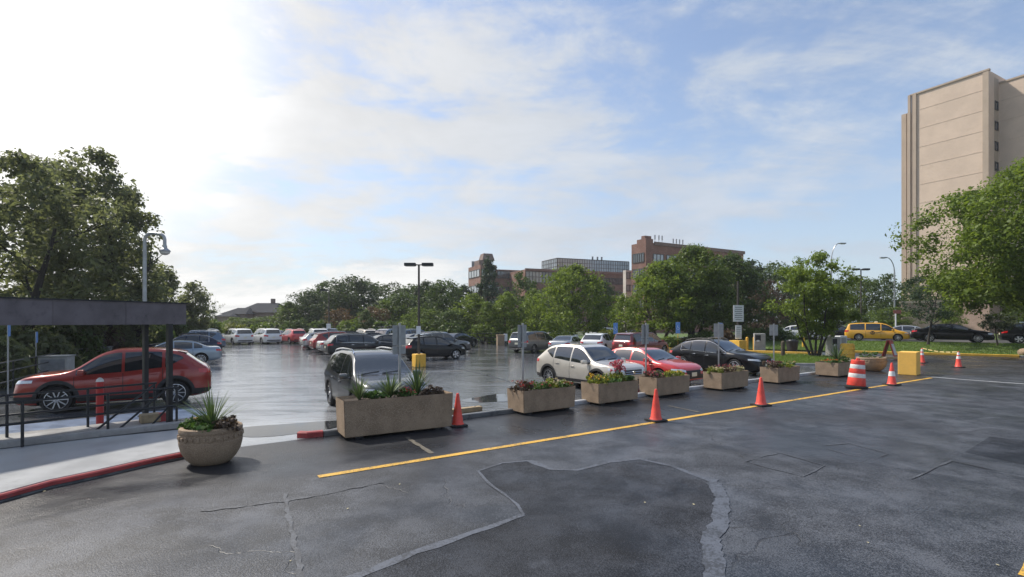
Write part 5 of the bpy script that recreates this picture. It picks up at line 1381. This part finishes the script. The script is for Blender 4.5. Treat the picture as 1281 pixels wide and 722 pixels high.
for px, Y, zt_px, lb in ((770, 50, 404, 'blue accessible parking sign left of the others, behind the white crossover'), (848, 47, 403, 'blue accessible parking sign beyond the dark red minivan'), (901, 44, 404, 'blue accessible parking sign just behind a grey sign back'), ):
    z1 = zat(zt_px, Y); face = Vector((-.15, -1, 0)).normalized(); hgt = 14*Y/F
    r_, fd, fz = sign(px, far(px, Y), [(z1-hgt, z1, .40*Y/48)], face, lb, ztop=z1+.03, front=SIGNBL, pole_m=YELB if px != 901 else POLEG, group='blue accessible parking signs')
    wheelchair(r_, Vector((0, 0, z1-hgt/2))+fd*.05, fd, fz, .42)
for px, Y, z1, lb in ((10, 17.2, 2.47, 'thin blue topped sign pole at the edge of the view by the fence'), (45, 21.0, 2.1, 'thin pale sign pole left of the grey utility cabinet')):
    sign(px, far(px, Y), [(z1-.45, z1, .30)], Vector((.83, .56, 0)), lb, front=SIGNBL, ztop=z1, group='blue accessible parking signs')
# tall pole with two boards
tp = thing('sign_mast', 'tall bronze pole carrying two white notice boards on a yellow base', 'sign', far(923, 42)); zz = lambda py: zat(py, 42)
mb = MB(); mb.box((0, 0, .5), (.95, .95, 1.0), .55, bev=.03); mb.build('base', YELB, tp); mb = MB(); mb.tube([(0, 0, .9), (0, 0, zz(352))], .08, 10); mb.build('pole', POLEB, tp)
for (py0, py1, wd, lines) in ((382, 402.5, .86, 7), (407, 424, .50, 6)):
    mb = MB(); mb.box((0, -.12, (zz(py0)+zz(py1))/2), (wd, .04, zz(py0)-zz(py1)), 0, bev=.01); bd = mb.build('sign_panel', SIGNW, tp)
    mb = MB()
    for i in range(lines):
        z = zz(py0)-(i+1)*(zz(py0)-zz(py1))/(lines+1); rr = random.Random(i+wd); mb.box((0, -.143, z), (wd*rr.uniform(.55, .85), .006, .045))
    mb.build('text_lines', TXT, bd)
# ------------------------------------------------------------------ planters
def planter(p0, p1, h, dep, label, lst, bh=.05):
    """p0,p1: front bottom corners on the ground; dep away from the camera"""
    u = (p1-p0); L_ = u.length; u.normalize(); v = Vector((-u.y, u.x, 0)); c = p0+u*L_/2+v*dep/2
    root = thing('concrete_planter', label, 'planter', (c.x, c.y, .012), math.atan2(u.y, u.x), 'long concrete planters')
    bm = bmesh.new(); bmesh.ops.create_cube(bm, size=1)
    for v_ in bm.verts: v_.co = Vector((v_.co.x*L_*(1 if v_.co.z > 0 else .975), v_.co.y*dep*(1 if v_.co.z > 0 else .96), v_.co.z*(h-bh)+(h+bh)/2))
    top = [f for f in bm.faces if f.normal.z > .9]
    r = bmesh.ops.inset_individual(bm, faces=top, thickness=.085)
    bmesh.ops.translate(bm, vec=(0, 0, -.14), verts=list({v_ for f in top for v_ in f.verts}))
    ed = [e for e in bm.edges if e.calc_length() > .2 and not all(abs(v_.co.x) < L_/2-.05 and abs(v_.co.y) < dep/2-.05 for v_ in e.verts)]
    bmesh.ops.bevel(bm, geom=ed, offset=.014, segments=2, affect='EDGES')
    me = bpy.data.meshes.new('planter_box'); bm.to_mesh(me); bm.free(); me.materials.append(CONCP); link('planter_box', me, root)
    mb = MB(); rr = random.Random(int(L_*1000)); nx, ny = 18, 6; vs = []; fs = []
    for i in range(nx+1):
        for j in range(ny+1): vs.append(((i/nx-.5)*(L_-.18), (j/ny-.5)*(dep-.18), h-.075+rr.uniform(-.02, .03)))
    for i in range(nx):
        for j in range(ny): fs.append((i*(ny+1)+j, (i+1)*(ny+1)+j, (i+1)*(ny+1)+j+1, i*(ny+1)+j+1))
    mb.add(vs, fs); mb.build('soil', SOIL, root, True)
    mb = MB(); 
    for sx in (-.36, .36): mb.box((sx*L_, 0, bh/2-.004), (.16, dep*.8, bh+.01))
    mb.build('foot', RUB, root)
    lst.append((root, L_, dep, h))
    return root
PL = []
planter(at(430, 552.5), at(567, 536.5), .84, .80, 'longest brown concrete planter with spiky plants before the grey suv', PL)
specs = [(655, 520.5, 720, 513.5, 'concrete planter of red flowers beside the pole left of the champagne suv'), (749, 508.2, 800, 502, 'concrete planter with a tall pink plume before the nose of the champagne suv'), (822, 498.2, 866, 493.5, 'concrete planter with low yellow green plants before the bright red sedan'),
         (903, 489.8, 935, 485.5, 'concrete planter with dark red flowers before the glossy dark suv'), (974, 481.2, 998, 477, 'concrete planter with purple and tan flowers near the grass island'), (1049, 472.8, 1068, 469.5, 'concrete planter beside the orange barrel below the branching tree')]
for a, b, c, d_, lb in specs:
    p0 = at(a, b); L_ = 1.78 if a != 655 else 1.88; u = KD
    planter(p0, p0+u*L_, .66, .78 if a != 1049 else 1.0, lb, PL)
FOL = {'green': leafmat('bedding_green', (.06, .13, .03), .3), 'lime': leafmat('bedding_lime', (.16, .20, .03), .35), 'dusk': leafmat('bedding_purple', (.085, .062, .05), .2), 'pale': leafmat('bedding_pale', (.30, .30, .2), .3), 'spike': leafmat('spike_leaf', (.085, .14, .06), .2, .35)}
BLO = {'red': leafmat('bloom_red', (.36, .04, .06), .3, .4), 'pink': leafmat('bloom_pink', (.50, .10, .17), .3, .4), 'white': leafmat('bloom_white', (.6, .52, .4), .3, .25), 'yellow': leafmat('bloom_yellow', (.6, .38, .04), .3, .3), 'maroon': leafmat('bloom_maroon', (.22, .03, .07), .3, .4), 'orange': leafmat('bloom_orange', (.55, .16, .03), .3, .3), 'tan': leafmat('bloom_tan', (.42, .30, .2), .3, .25)}
def clump(pos, label, fol, blo, rx=.3, ry=.28, h=.24, seed=1, tall=False, cat='flowers', group='flower clumps in the planters'):
    rr = random.Random(seed); root = thing('flower_clump' if blo else 'bedding_plant', label, cat, pos, seed, group)
    cen = [(rr.uniform(-rx, rx), rr.uniform(-ry, ry), rr.uniform(.02, h*.8)) for _ in range(20)]
    V, N = leaves(rr, cen, 26, .10, .075); link('foliage', leafmesh('bed_foliage', V, N, FOL[fol]), root)
    if blo:
        hh_ = h*2.0 if tall else h
        if tall:
            mb = MB()
            for i in range(14): a = i*2.4; mb.tube([(0, 0, 0), (math.cos(a)*.08, math.sin(a)*.08, hh_*.5), (math.cos(a)*.17, math.sin(a)*.15, hh_*.95)], .008, 4)
            mb.build('stems', FOL['green'], root)
        cen = [(rr.uniform(-rx, rx)*(.8 if tall else 1), rr.uniform(-ry, ry)*(.8 if tall else 1), rr.uniform(hh_*.5, hh_)) for _ in range(60 if tall else 20)]
        V, N = leaves(rr, cen, 12 if tall else 7, .05, .055 if tall else .045); link('blossom', leafmesh('bed_blossom', V, N, BLO[blo]), root)
def spiky(pos, label, h, nleaf, seed, spread=1.0, w_=.022, group='spiky plants in the planters'):
    rr = random.Random(seed); root = thing('spiky_plant', label, 'plant', pos, 0, group); mb = MB()
    for i in range(nleaf):
        a = rr.uniform(0, 6.28); t = rr.random()**.7; out = (.12+.85*t)*spread*h*.62; hh_ = h*(1.05-.45*t)*rr.uniform(.75, 1.05); dr = Vector((math.cos(a), math.sin(a), 0)); sd_ = Vector((-dr.y, dr.x, 0)); vs = []; fs = []
        for j in range(6):
            s_ = j/5; p = dr*(.02+out*s_**1.3)+Vector((0, 0, hh_*(s_-.16*t*s_**3))); ww = w_*(1-s_**1.6)*(.7+.6*min(1, s_*4))+.0012
            vs += [p-sd_*ww, p+Vector((0, 0, -ww*.35)), p+sd_*ww]
        for j in range(5): fs += [(j*3, j*3+1, j*3+4, j*3+3), (j*3+1, j*3+2, j*3+5, j*3+4)]
        mb.add(vs, fs)
    mb.build('leaves', FOL['spike'], root, True)
    st = MB(); st.tube([(0, 0, -.03), (0, 0, .10)], [.035, .02], 8); st.build('stem', BARK, root)
def inp(i, fx, fy=0.0, dz=-.06):
    root, L_, dep, h = PL[i]; a = root.rotation_euler.z; x, y = fx*L_/2, fy*dep/2
    return (root.location.x+math.cos(a)*x-math.sin(a)*y, root.location.y+math.sin(a)*x+math.cos(a)*y, h+.01+dz)
spiky(inp(0, -.66), 'spiky green plant at the wheel end of the longest planter', .66, 60, 1, 1.0, .011); spiky(inp(0, -.10, .1), 'wide spiky plant in the middle of the longest planter', .62, 100, 2, 1.5, .011); spiky(inp(0, .42, .1), 'tallest spiky plant, beside the red blooms of the longest planter', .88, 70, 3, 1.1, .012)
clump(inp(0, .17, -.3), 'few red and cream blooms between two spiky plants', 'green', 'red', .14, .14, .20, 4); clump(inp(0, .72), 'dark trailing plant at the cone end of the longest planter', 'dusk', None, .28, .2, .16, 5, cat='plant')
clump(inp(0, -.40, -.2), 'low dark green plant between two spikes near the grey suv wheel', 'green', None, .2, .2, .18, 6, cat='plant')
clump(inp(1, -.72), 'red flowers and brown plume at the pole end of the second planter', 'dusk', 'red', .26, .3, .28, 7); clump(inp(1, -.15), 'red and green bedding in the middle of the second planter', 'green', 'red', .34, .3, .2, 8); clump(inp(1, .5), 'cream flowers at the champagne suv end of the second planter', 'lime', 'white', .34, .3, .26, 9); clump(inp(1, .80, -.5), 'bright red flowers at the corner below the cream ones', 'green', 'red', .16, .14, .16, 10)
clump(inp(2, -.62), 'golden yellow flowers in the third planter', 'lime', 'yellow', .3, .3, .28, 11); clump(inp(2, -.05, -.2), 'green bedding beside the pink plume', 'green', None, .3, .3, .2, 12, cat='plant'); clump(inp(2, .38), 'tall pink plume of flowers in front of the champagne suv grille', 'lime', 'pink', .26, .24, .34, 13, True); clump(inp(2, .78), 'low green bedding at the sedan end of the third planter', 'green', None, .2, .28, .2, 14, cat='plant')
clump(inp(3, -.66), 'dusty pink flowers at the pole end of the fourth planter', 'dusk', 'pink', .28, .28, .24, 15); clump(inp(3, -.05), 'lime bedding in the middle of the fourth planter', 'lime', None, .34, .28, .2, 16, cat='plant'); clump(inp(3, .58), 'yellow tinged flowers at the far end of the fourth planter', 'lime', 'yellow', .3, .28, .18, 17)
clump(inp(4, -.72), 'cream flowers at the near end of the fifth planter', 'lime', 'white', .24, .3, .24, 18); clump(inp(4, -.15), 'deep red flowers in the middle of the fifth planter', 'dusk', 'maroon', .36, .3, .3, 19); clump(inp(4, .6), 'tan grassy flowers at the far end of the fifth planter', 'pale', 'tan', .32, .3, .24, 20)
clump(inp(5, -.7), 'purple red flowers at the near end of the sixth planter', 'dusk', 'maroon', .24, .3, .32, 21); clump(inp(5, .0), 'lime plants in the middle of the sixth planter', 'lime', None, .34, .3, .22, 22, cat='plant'); clump(inp(5, .62), 'tan flowers at the far end of the sixth planter', 'green', 'tan', .32, .3, .24, 23)
clump(inp(6, -.6), 'orange red flowers in the planter beside the barrel', 'green', 'orange', .3, .3, .2, 24); spiky(inp(6, .25), 'loose grassy plant in the planter beside the barrel', 1.0, 40, 25, 1.3, .03); clump(inp(6, .7), 'green bedding at the barrel side of its planter', 'green', 'white', .26, .3, .3, 26)
# bowl planters
def bowl(loc, rmax, h, label):
    root = thing('bowl_planter', label, 'planter', loc, 0, 'round concrete bowl planters'); s_ = rmax/.54; hs = h/.66
    mb = MB(); prof = [(.27, 0), (.33, .012), (.42, .10), (.50, .23), (.535, .36), (.54, .42), (.535, .425), (.53, .43), (.53, .56), (.535, .565), (.54, .60), (.53, .645), (.50, .66), (.455, .655), (.445, .60), (.44, .56)]
    mb.lathe([(r_*s_, z*hs) for r_, z in prof], 48, capt=False); 
    nrel = 30
    for i in range(nrel):                        # relief band
        a = 2*math.pi*i/nrel; r_ = .528*s_
        mb.box((math.cos(a)*r_, math.sin(a)*r_, .495*hs), (.05, .075*s_ if i % 3 else .05*s_, .085*hs if i % 2 else .05*hs), a, bev=.008)
    mb.build('bowl', CONCP, root, True, angle=40)
    mb = MB(); mb.lathe([(.001, .615*hs), (.25*s_, .61*hs), (.445*s_, .585*hs)], 24, capt=False, capb=False); mb.build('soil', SOIL, root)
    return root, h
bp, bh_ = bowl((-5.36, 9.12, .004), .50, .66, 'large round brown concrete bowl with carved band at the end of the red kerb')
bl = bp.location
spiky((bl.x+.02, bl.y, bh_-.06), 'big spiky green plant in the bowl at the red kerb', .86, 90, 30, 1.25, .009)
clump((bl.x-.24, bl.y-.05, bh_-.07), 'leafy plant on the kerb side of the near bowl', 'green', None, .16, .2, .2, 31, cat='plant'); clump((bl.x+.28, bl.y-.05, bh_-.07), 'purple leaved plant on the lot side of the near bowl', 'dusk', None, .13, .2, .24, 32, cat='plant'); clump((bl.x+.02, bl.y-.28, bh_-.07), 'low green plant at the front rim of the near bowl', 'green', None, .16, .12, .12, 33, cat='plant'); clump((bl.x-.30, bl.y+.1, bh_-.07), 'pinkish bedding at the back rim of the near bowl', 'green', 'tan', .1, .12, .2, 34)
b2, h2_ = bowl(Vector((at(1090, 464).x, at(1090, 464).y, .004)), .66, .70, 'far brown concrete bowl behind the orange barrel'); bl2 = b2.location
clump((bl2.x, bl2.y, h2_-.08), 'dark green bushy plant in the far bowl', 'green', None, .42, .42, .40, 35, cat='plant')
# ------------------------------------------------------------------ cones, barrel, barricade, block
def cone(loc, h, label, white=False, rz=.4, collar=False, lean=0.0):
    root = thing('traffic_cone', label, 'traffic cone', loc, rz, 'orange traffic cones'); s_ = h/.74
    mb = MB(); mb.box((0, 0, .02*s_), (.38*s_, .38*s_, .04*s_), bev=.008); mb.build('base', RUB, root)
    b = MB(); prof = [(.145, .04), (.135, .06), (.125, .075), (.0815, .39), (.036, .70), (.028, .735), (.018, .74)]; b.lathe([(r_*s_, z*s_) for r_, z in prof], 24); c = b.build('cone_body', ORANGE, root, True)
    if white:
        for (z0, z1) in (((.40, .52), (.58, .70)) if white == 2 else ((.30, .46),)):
            ra = lambda z: (.128+(.040-.128)*(z-.075)/(.625))*s_+.003
            m2 = MB(); m2.lathe([(ra(z0), z0*s_), (ra(z1), z1*s_)], 24, capt=False, capb=False); m2.build('reflective_band', REFW, c, True)
    return root
cone(at(572, 534)+Vector((0, .1, .008)), .78, 'orange cone by the end of the longest planter'); cone(at(822, 528)+Vector((0, .1, .014)), .80, 'orange cone on the yellow line before the third and fourth planters'); cone(at(954, 508.5)+Vector((0, .1, .014)), .84, 'orange cone on the yellow line below the fifth planter')
cone(at(1118, 482.5)+Vector((0, .1, .014)), .88, 'orange cone with white bands in front of the yellow block', 1)
cone(at(1155, 454.5)+Vector((0, .1, .006)), .90, 'white topped orange cone just behind the yellow block', 2); cone(at(1201, 460)+Vector((0, .1, .006)), .88, 'white topped orange cone alone on the drive, right of the yellow block', 2)
ba = thing('traffic_barrel', 'leaning orange and white striped traffic barrel beside the last planter', 'traffic barrel', at(1076.5, 487)+Vector((0, .25, .012)), .5); ba.rotation_euler = (R(2), R(3.5), .5)
hb = 37.5*at(1074, 487).y/F; sB = hb/1.0
mb = MB(); mb.lathe([(.33*sB, .0), (.34*sB, .03), (.34*sB, .08), (.30*sB, .09)], 28); mb.build('base', RUB, ba, True)
def br(z): return (.280-.095*z)*sB
segs = [(.09, .36, ORANGE, 'orange_band'), (.36, .50, REFW, 'white_band'), (.50, .66, ORANGE, 'orange_band'), (.66, .80, REFW, 'white_band'), (.80, .95, ORANGE, 'orange_band')]
for z0, z1, m_, nm in segs:
    mb = MB(); mb.lathe([(br(z0), z0*sB), (br(z0)+.006, (z0+.01)*sB), (br(z1)+.006, (z1-.01)*sB), (br(z1)-.004, z1*sB)], 28, capt=z1 > .9, capb=False); mb.build(nm, m_, ba, True)
mb = MB(); mb.box((0, 0, .98*sB), (.20*sB, .05, .07), bev=.02); mb.build('handle', ORANGE, ba)
yb = thing('yellow_block', 'square yellow painted concrete block beside the end of the yellow line', 'block', (0, 0, 0)); p0 = at(1149, 471); p1 = at(1125, 469.5)
hB = 29.5*p0.y/F; 
c = (p0+p1)/2+Vector((.50, .62, 0)); yb.location = (c.x, c.y, .006); yb.rotation_euler = (0, 0, math.atan2((p0-p1).y, (p0-p1).x)+.02)
mb = MB(); mb.box((0, 0, hB/2), ((p0-p1).length*1.0, 1.0, hB), bev=.025); mb.build('block_body', mat('block_yellow', (.86, .50, .10), .6, 0, .05, 3, .15, 40, dirt=(.7, .42, .1)), yb); mb = MB(); mb.box((0, 0, .012), ((p0-p1).length*.96, .95, .03)); mb.build('footing', RUB, yb)
ab = thing('a_frame_barricade', 'folding red and white warning stand between the far bowl and the yellow block', 'barricade', at(1117, 450)+Vector((0, .3, .006)), -.85); hA = 24*at(1117, 450).y/F
for sg, nm in ((-1, 'front_leaf'), (1, 'back_leaf')):
    mb = MB(); mb.box((sg*.22, 0, hA/2), (.05, .85, hA*1.02), rot=Euler((0, -sg*.26, 0)), bev=.01); f_ = mb.build(nm, REDB, ab)
    mb = MB(); mb.box((sg*.25, 0, hA*.52), (.012, .62, hA*.6), rot=Euler((0, -sg*.26, 0))); mb.build('sign_face', SIGNW if sg > 0 else REDB, f_)
bw = thing('tan_barrier_board', 'tan timber board lying behind the cone beside the yellow block', 'board', at(1116, 457)+Vector((0, 0, .006)), -.08); mb = MB(); mb.box((0, 0, .42), (1.6, .08, .13), bev=.01); mb.build('board', WOOD, bw)
for sx in (-.6, .6):
    mb = MB(); mb.box((sx, 0, .18), (.08, .1, .36)); mb.build('leg', WOOD, bw)
ta = thing('caution_tape', 'yellow and white tape strung between the two white topped cones', 'tape', (0, 0, 0)); A, B = at(1156, 454.5)+Vector((0, .1, .88)), at(1201, 460)+Vector((0, .1, .84))
mb = MB(); 
for i in range(24):
    if i % 4 == 3: continue
    q_ = [A.lerp(B, (i+e)/24) for e in (0, 1)]; q_ = [p-Vector((0, 0, .10*math.sin(math.pi*(i+e)/24))) for p, e in zip(q_, (0, 1))]
    mb.add([q_[0], q_[1], q_[1]+Vector((0, .004, .05)), q_[0]+Vector((0, .004, .05))], [(0, 1, 2, 3)])
mb.build('tape_ribbon', mat('tape_yellow', (.7, .55, .25), .5), ta)
ws = thing('wheel_stop', 'tan timber wheel stop in the bay between the first two planters', 'wheel stop', KP(4.1, .75), math.atan2(KD.y, KD.x)); mb = MB(); mb.box((0, 0, .07), (1.8, .17, .14), bev=.02); mb.build('stop_beam', WOOD, ws)
for sx in (-.7, .7):
    mb = MB(); mb.lathe([(.02, .14), (.02, .15)], 8, (sx, 0, 0)); mb.build('anchor_pin', METD, ws)
# ------------------------------------------------------------------ entry gear
def bollard(px, py, r, h, label, m_=None, z=.0):
    root = thing('bollard', label, 'bollard', at(px, py, z), 0, 'yellow bollards'); mb = MB(); mb.lathe([(r, 0), (r, h)], 14, capt=False); mb.build('post', m_ or YELB, root, True); mb = MB(); mb.lathe([(r, h), (r*.85, h+r*.5), (r*.4, h+r*.85), (.001, h+r*.95)], 14, capt=False, capb=False); mb.build('cap', m_ or YELB, root, True)
bollard(934.5, 440, .10, 1.15, 'yellow bollard right of the yellow sign base'); bollard(943.5, 440, .10, 1.15, 'yellow bollard touching the grey pay machine'); bollard(1005, 438, .11, 1.05, 'yellow bollard left of the branching island tree'); bollard(1058, 436, .10, .62, 'short yellow bollard before the yellow taxi')
bollard(979.5, 447, .13, 1.05, 'weathered grey post between the pay machine and the sixth planter', BARK)
def machine(px, Y, w_, h, label, rz=-.3):
    r_ = thing('pay_machine', label, 'pay machine', far(px, Y), rz); mb = MB(); mb.box((0, 0, h/2), (w_, .6, h), bev=.05); mb.build('cabinet', CABP, r_); mb = MB(); mb.box((-w_*.18, -.31, h*.76), (w_*.5, .03, h*.3), bev=.01); mb.build('screen_panel', METD, r_); mb = MB(); mb.box((-w_*.18, -.33, h*.60), (.22, .02, .14)); mb.build('card_slot', SIGNW, r_); mb = MB(); mb.box((0, 0, .05), (w_+.12, .72, .1)); mb.build('plinth', M_CONC2, r_)
machine(950, 43.0, .86, 1.55, 'grey pay machine behind two yellow bollards'); machine(1042, 36.5, .72, 1.45, 'second grey pay machine behind the last planter, right of the branching tree', .2)
tb = thing('litter_bin', 'dark ribbed round litter bin beside the grass island', 'bin', far(991, 41)); mb = MB(); mb.lathe([(.34, 0), (.44, .9), (.46, .92), (.46, 1.0), (.42, 1.02), (.36, .98)], 20); mb.build('bin_body', PLAST, tb, True); mb = MB(); mb.lathe([(.36, .985), (.3, 1.08), (.001, 1.1)], 20, capt=False); mb.build('lid', METD, tb, True)
yd = thing('yellow_drum', 'banded yellow drum standing behind the far bowl', 'drum', at(1079, 451)+Vector((0, 1.5, 0))); hd = 1.0
mb = MB(); mb.lathe([(.42, 0), (.42, hd*.3), (.45, hd*.32), (.45, hd*.36), (.42, hd*.38), (.42, hd*.64), (.45, hd*.66), (.45, hd*.7), (.42, hd*.72), (.42, hd*.96), (.38, hd)], 24); mb.build('drum_body', YELB, yd, True); mb = MB(); mb.lathe([(.37, hd+.002), (.37, hd+.05), (.001, hd+.06)], 24, capt=False); mb.build('lid', YELB, yd)
wc = thing('white_cabinet', 'low white cabinet beside the second pay machine', 'cabinet', far(1052, 41), .3); mb = MB(); mb.box((0, 0, .7), (.7, .5, 1.4), bev=.03); mb.build('cabinet', SIGNW, wc); mb = MB(); mb.box((0, -.255, .75), (.5, .02, 1.0)); mb.build('door', CABP, wc)
rk_ = thing('boulder', 'tan boulder at the end of the yellow kerb at the edge of the view', 'boulder', at(1283, 447)+Vector((.35, .35, -.05))); bm = bmesh.new(); bmesh.ops.create_icosphere(bm, subdivisions=3, radius=.42)
for v in bm.verts: v.co *= 1+.25*mnoise.noise(v.co*2.1+Vector((7, 1, 3))); v.co.z = v.co.z*.85+.34
me = bpy.data.meshes.new('stone'); bm.to_mesh(me); bm.free(); me.materials.append(CONCP); link('stone', me, rk_)
# low rail fence and gate pillar by the tree line
gf = thing('rail_fence', 'short black rail fence left of the brown gate pillar', 'fence', far(588, 56.5)); 
for i in range(6): mb = MB(); mb.tube([(i*.78, 0, 0), (i*.78, 0, 1.3)], .04, 6); mb.build('post', METD, gf)
for h in (.35, .8, 1.25): mb = MB(); mb.tube([(0, 0, h), (3.9, 0, h)], .035, 6); mb.build('rail', METD, gf)
gp = thing('gate_pillar', 'brown stone gate pillar with a small white plate', 'pillar', far(626, 55)); mb = MB(); mb.box((0, 0, .52), (.75, .75, 1.05), .2, bev=.02); mb.build('pillar_body', CONCP, gp); mb = MB(); mb.box((0, 0, 1.09), (.85, .85, .10), .2, bev=.02); mb.build('cap_stone', CONCP, gp); mb = MB(); mb.box((.55, -.1, .85), (.4, .06, .8), .1); mb.build('plate', SIGNW, gp)
bkb = struct(kerb([(-7.5, 65.5), (2.0, 58.5), (6, 60.5)], .2, .14, M_CONC2, 'lot_back_kerb'))
# ------------------------------------------------------------------ lamps
def lot_lamp(px, Y, top, label, sides, base=True, sign_py=None, armL=.62):
    root = thing('lamp_post', label, 'street lamp', far(px, Y), HEAD_D*0, 'parking lot lamp posts'); zt = zat(top, Y)
    if base: mb = MB(); mb.box((0, 0, .36), (.60, .60, .72), .55, bev=.03); mb.build('base', YELB, root)
    mb = MB(); mb.tube([(0, 0, .0), (0, 0, zt)], [.075, .055], 10); mb.build('pole', POLEB, root)
    for sg in sides:
        a = MB(); a.box((sg*.13, 0, zt-.02), (.26, .06, .06)); arm = a.build('arm', POLEB, root)
        hh_ = MB(); hh_.box((sg*(.18+armL/2), 0, zt+.0), (armL, .34, .17), bev=.02); hd_ = hh_.build('lamp_head', METD, root)
        l_ = MB(); l_.box((sg*(.18+armL/2), 0, zt-.09), (armL*.8, .26, .02)); l_.build('lens', LENS, hd_)
    if sign_py:
        z0, z1 = zat(sign_py[1], Y), zat(sign_py[0], Y); mb = MB(); mb.box((0, -.10, (z0+z1)/2), (5.5*Y/F, .03, z1-z0), bev=.006); mb.build('sign_panel', SIGNW, root)
lot_lamp(524, 28.6, 331, 'near lamp post with two box heads on a yellow base', (-1, 1), True, (408, 418)); lot_lamp(411.5, 50, 363, 'distant lamp post with a single box head left of the near one', (-1,), True, (405, 411)); lot_lamp(1077, 50, 337, 'lamp post with twin heads behind the yellow taxi', (-1, 1), False)
hl = thing('hooked_lamp', 'pale hooked lamp post with a round hanging lamp above the canopy', 'street lamp', far(181, 24)); zz = lambda py: zat(py, 24); sc_ = 24/F
pts = [(0, 0, 0), (0, 0, zz(320)), (0, 0, zz(301))]+[((9-9*math.cos(a))*sc_*1.0, 0, zz(301)+9*sc_*math.sin(a)) for a in [R(20*i) for i in range(1, 5)]]+[(13*sc_, 0, zz(292.3)), (18*sc_, 0, zz(293))]+[((18+7*math.sin(a))*sc_, 0, zz(293)-(7-7*math.cos(a))*sc_) for a in [R(22*i) for i in range(1, 5)]]+[(25.2*sc_, 0, zz(309))]
mb = MB(); mb.tube(pts, [.10, .085]+[.075]*(len(pts)-2), 10); mb.build('pole', POLEG, hl, True)
mb = MB(); c = (25.2*sc_, 0, zz(313)); mb.lathe([(.04, .24), (.09, .22), (.10, .10), (.22, .0), (.24, -.05), (.22, -.08)], 20, c); mb.build('lamp_shade', POLEG, hl, True); mb = MB(); mb.lathe([(.215, -.08), (.19, -.16), (.10, -.22), (.001, -.24)], 20, c, capt=False); mb.build('lamp_globe', LENS, hl, True)
mb = MB(); mb.box((0, 0, .2), (.4, .4, .4), bev=.03); mb.build('base', M_CONC2, hl)
def cobra(px, Y, top, sg, label, bot=0.0):
    root = thing('street_lamp', label, 'street lamp', far(px, Y, .7), 0, 'curved street lamps'); zt = zat(top, Y)-.7; mb = MB()
    pts = [(0, 0, 0), (0, 0, zt*.8)]+[(sg*(1-math.cos(a))*1.0, 0, zt*.8+zt*.19*math.sin(a)) for a in [R(18*i) for i in range(1, 6)]]; mb.tube(pts, [.11, .08]+[.05]*5, 8); mb.build('pole', POLEG, root, True)
    hh_ = MB(); e = pts[-1]; hh_.box((e[0]+sg*.35, 0, e[2]-.03), (.8, .3, .14), bev=.05); h_ = hh_.build('lamp_head', POLEG, root); l_ = MB(); l_.box((e[0]+sg*.4, 0, e[2]-.12), (.45, .22, .05), bev=.02); l_.build('lens', LENS, h_)
cobra(1040, 62, 303, 1, 'curved street lamp above the branching island tree'); cobra(1119, 62, 321, -1, 'curved street lamp left of the beige tower')
wp = thing('sign_post', 'white post with a small red sign on the street behind the silver car', 'sign', far(1120.5, 50, .8), 0); mb = MB(); mb.tube([(0, 0, 0), (0, 0, 2.9)], .06, 8); mb.build('pole', SIGNW, wp); mb = MB(); mb.box((.1, -.07, 2.7), (.75, .03, .35)); mb.build('sign_panel', mat('sign_brown', (.3, .1, .07), .6), wp)
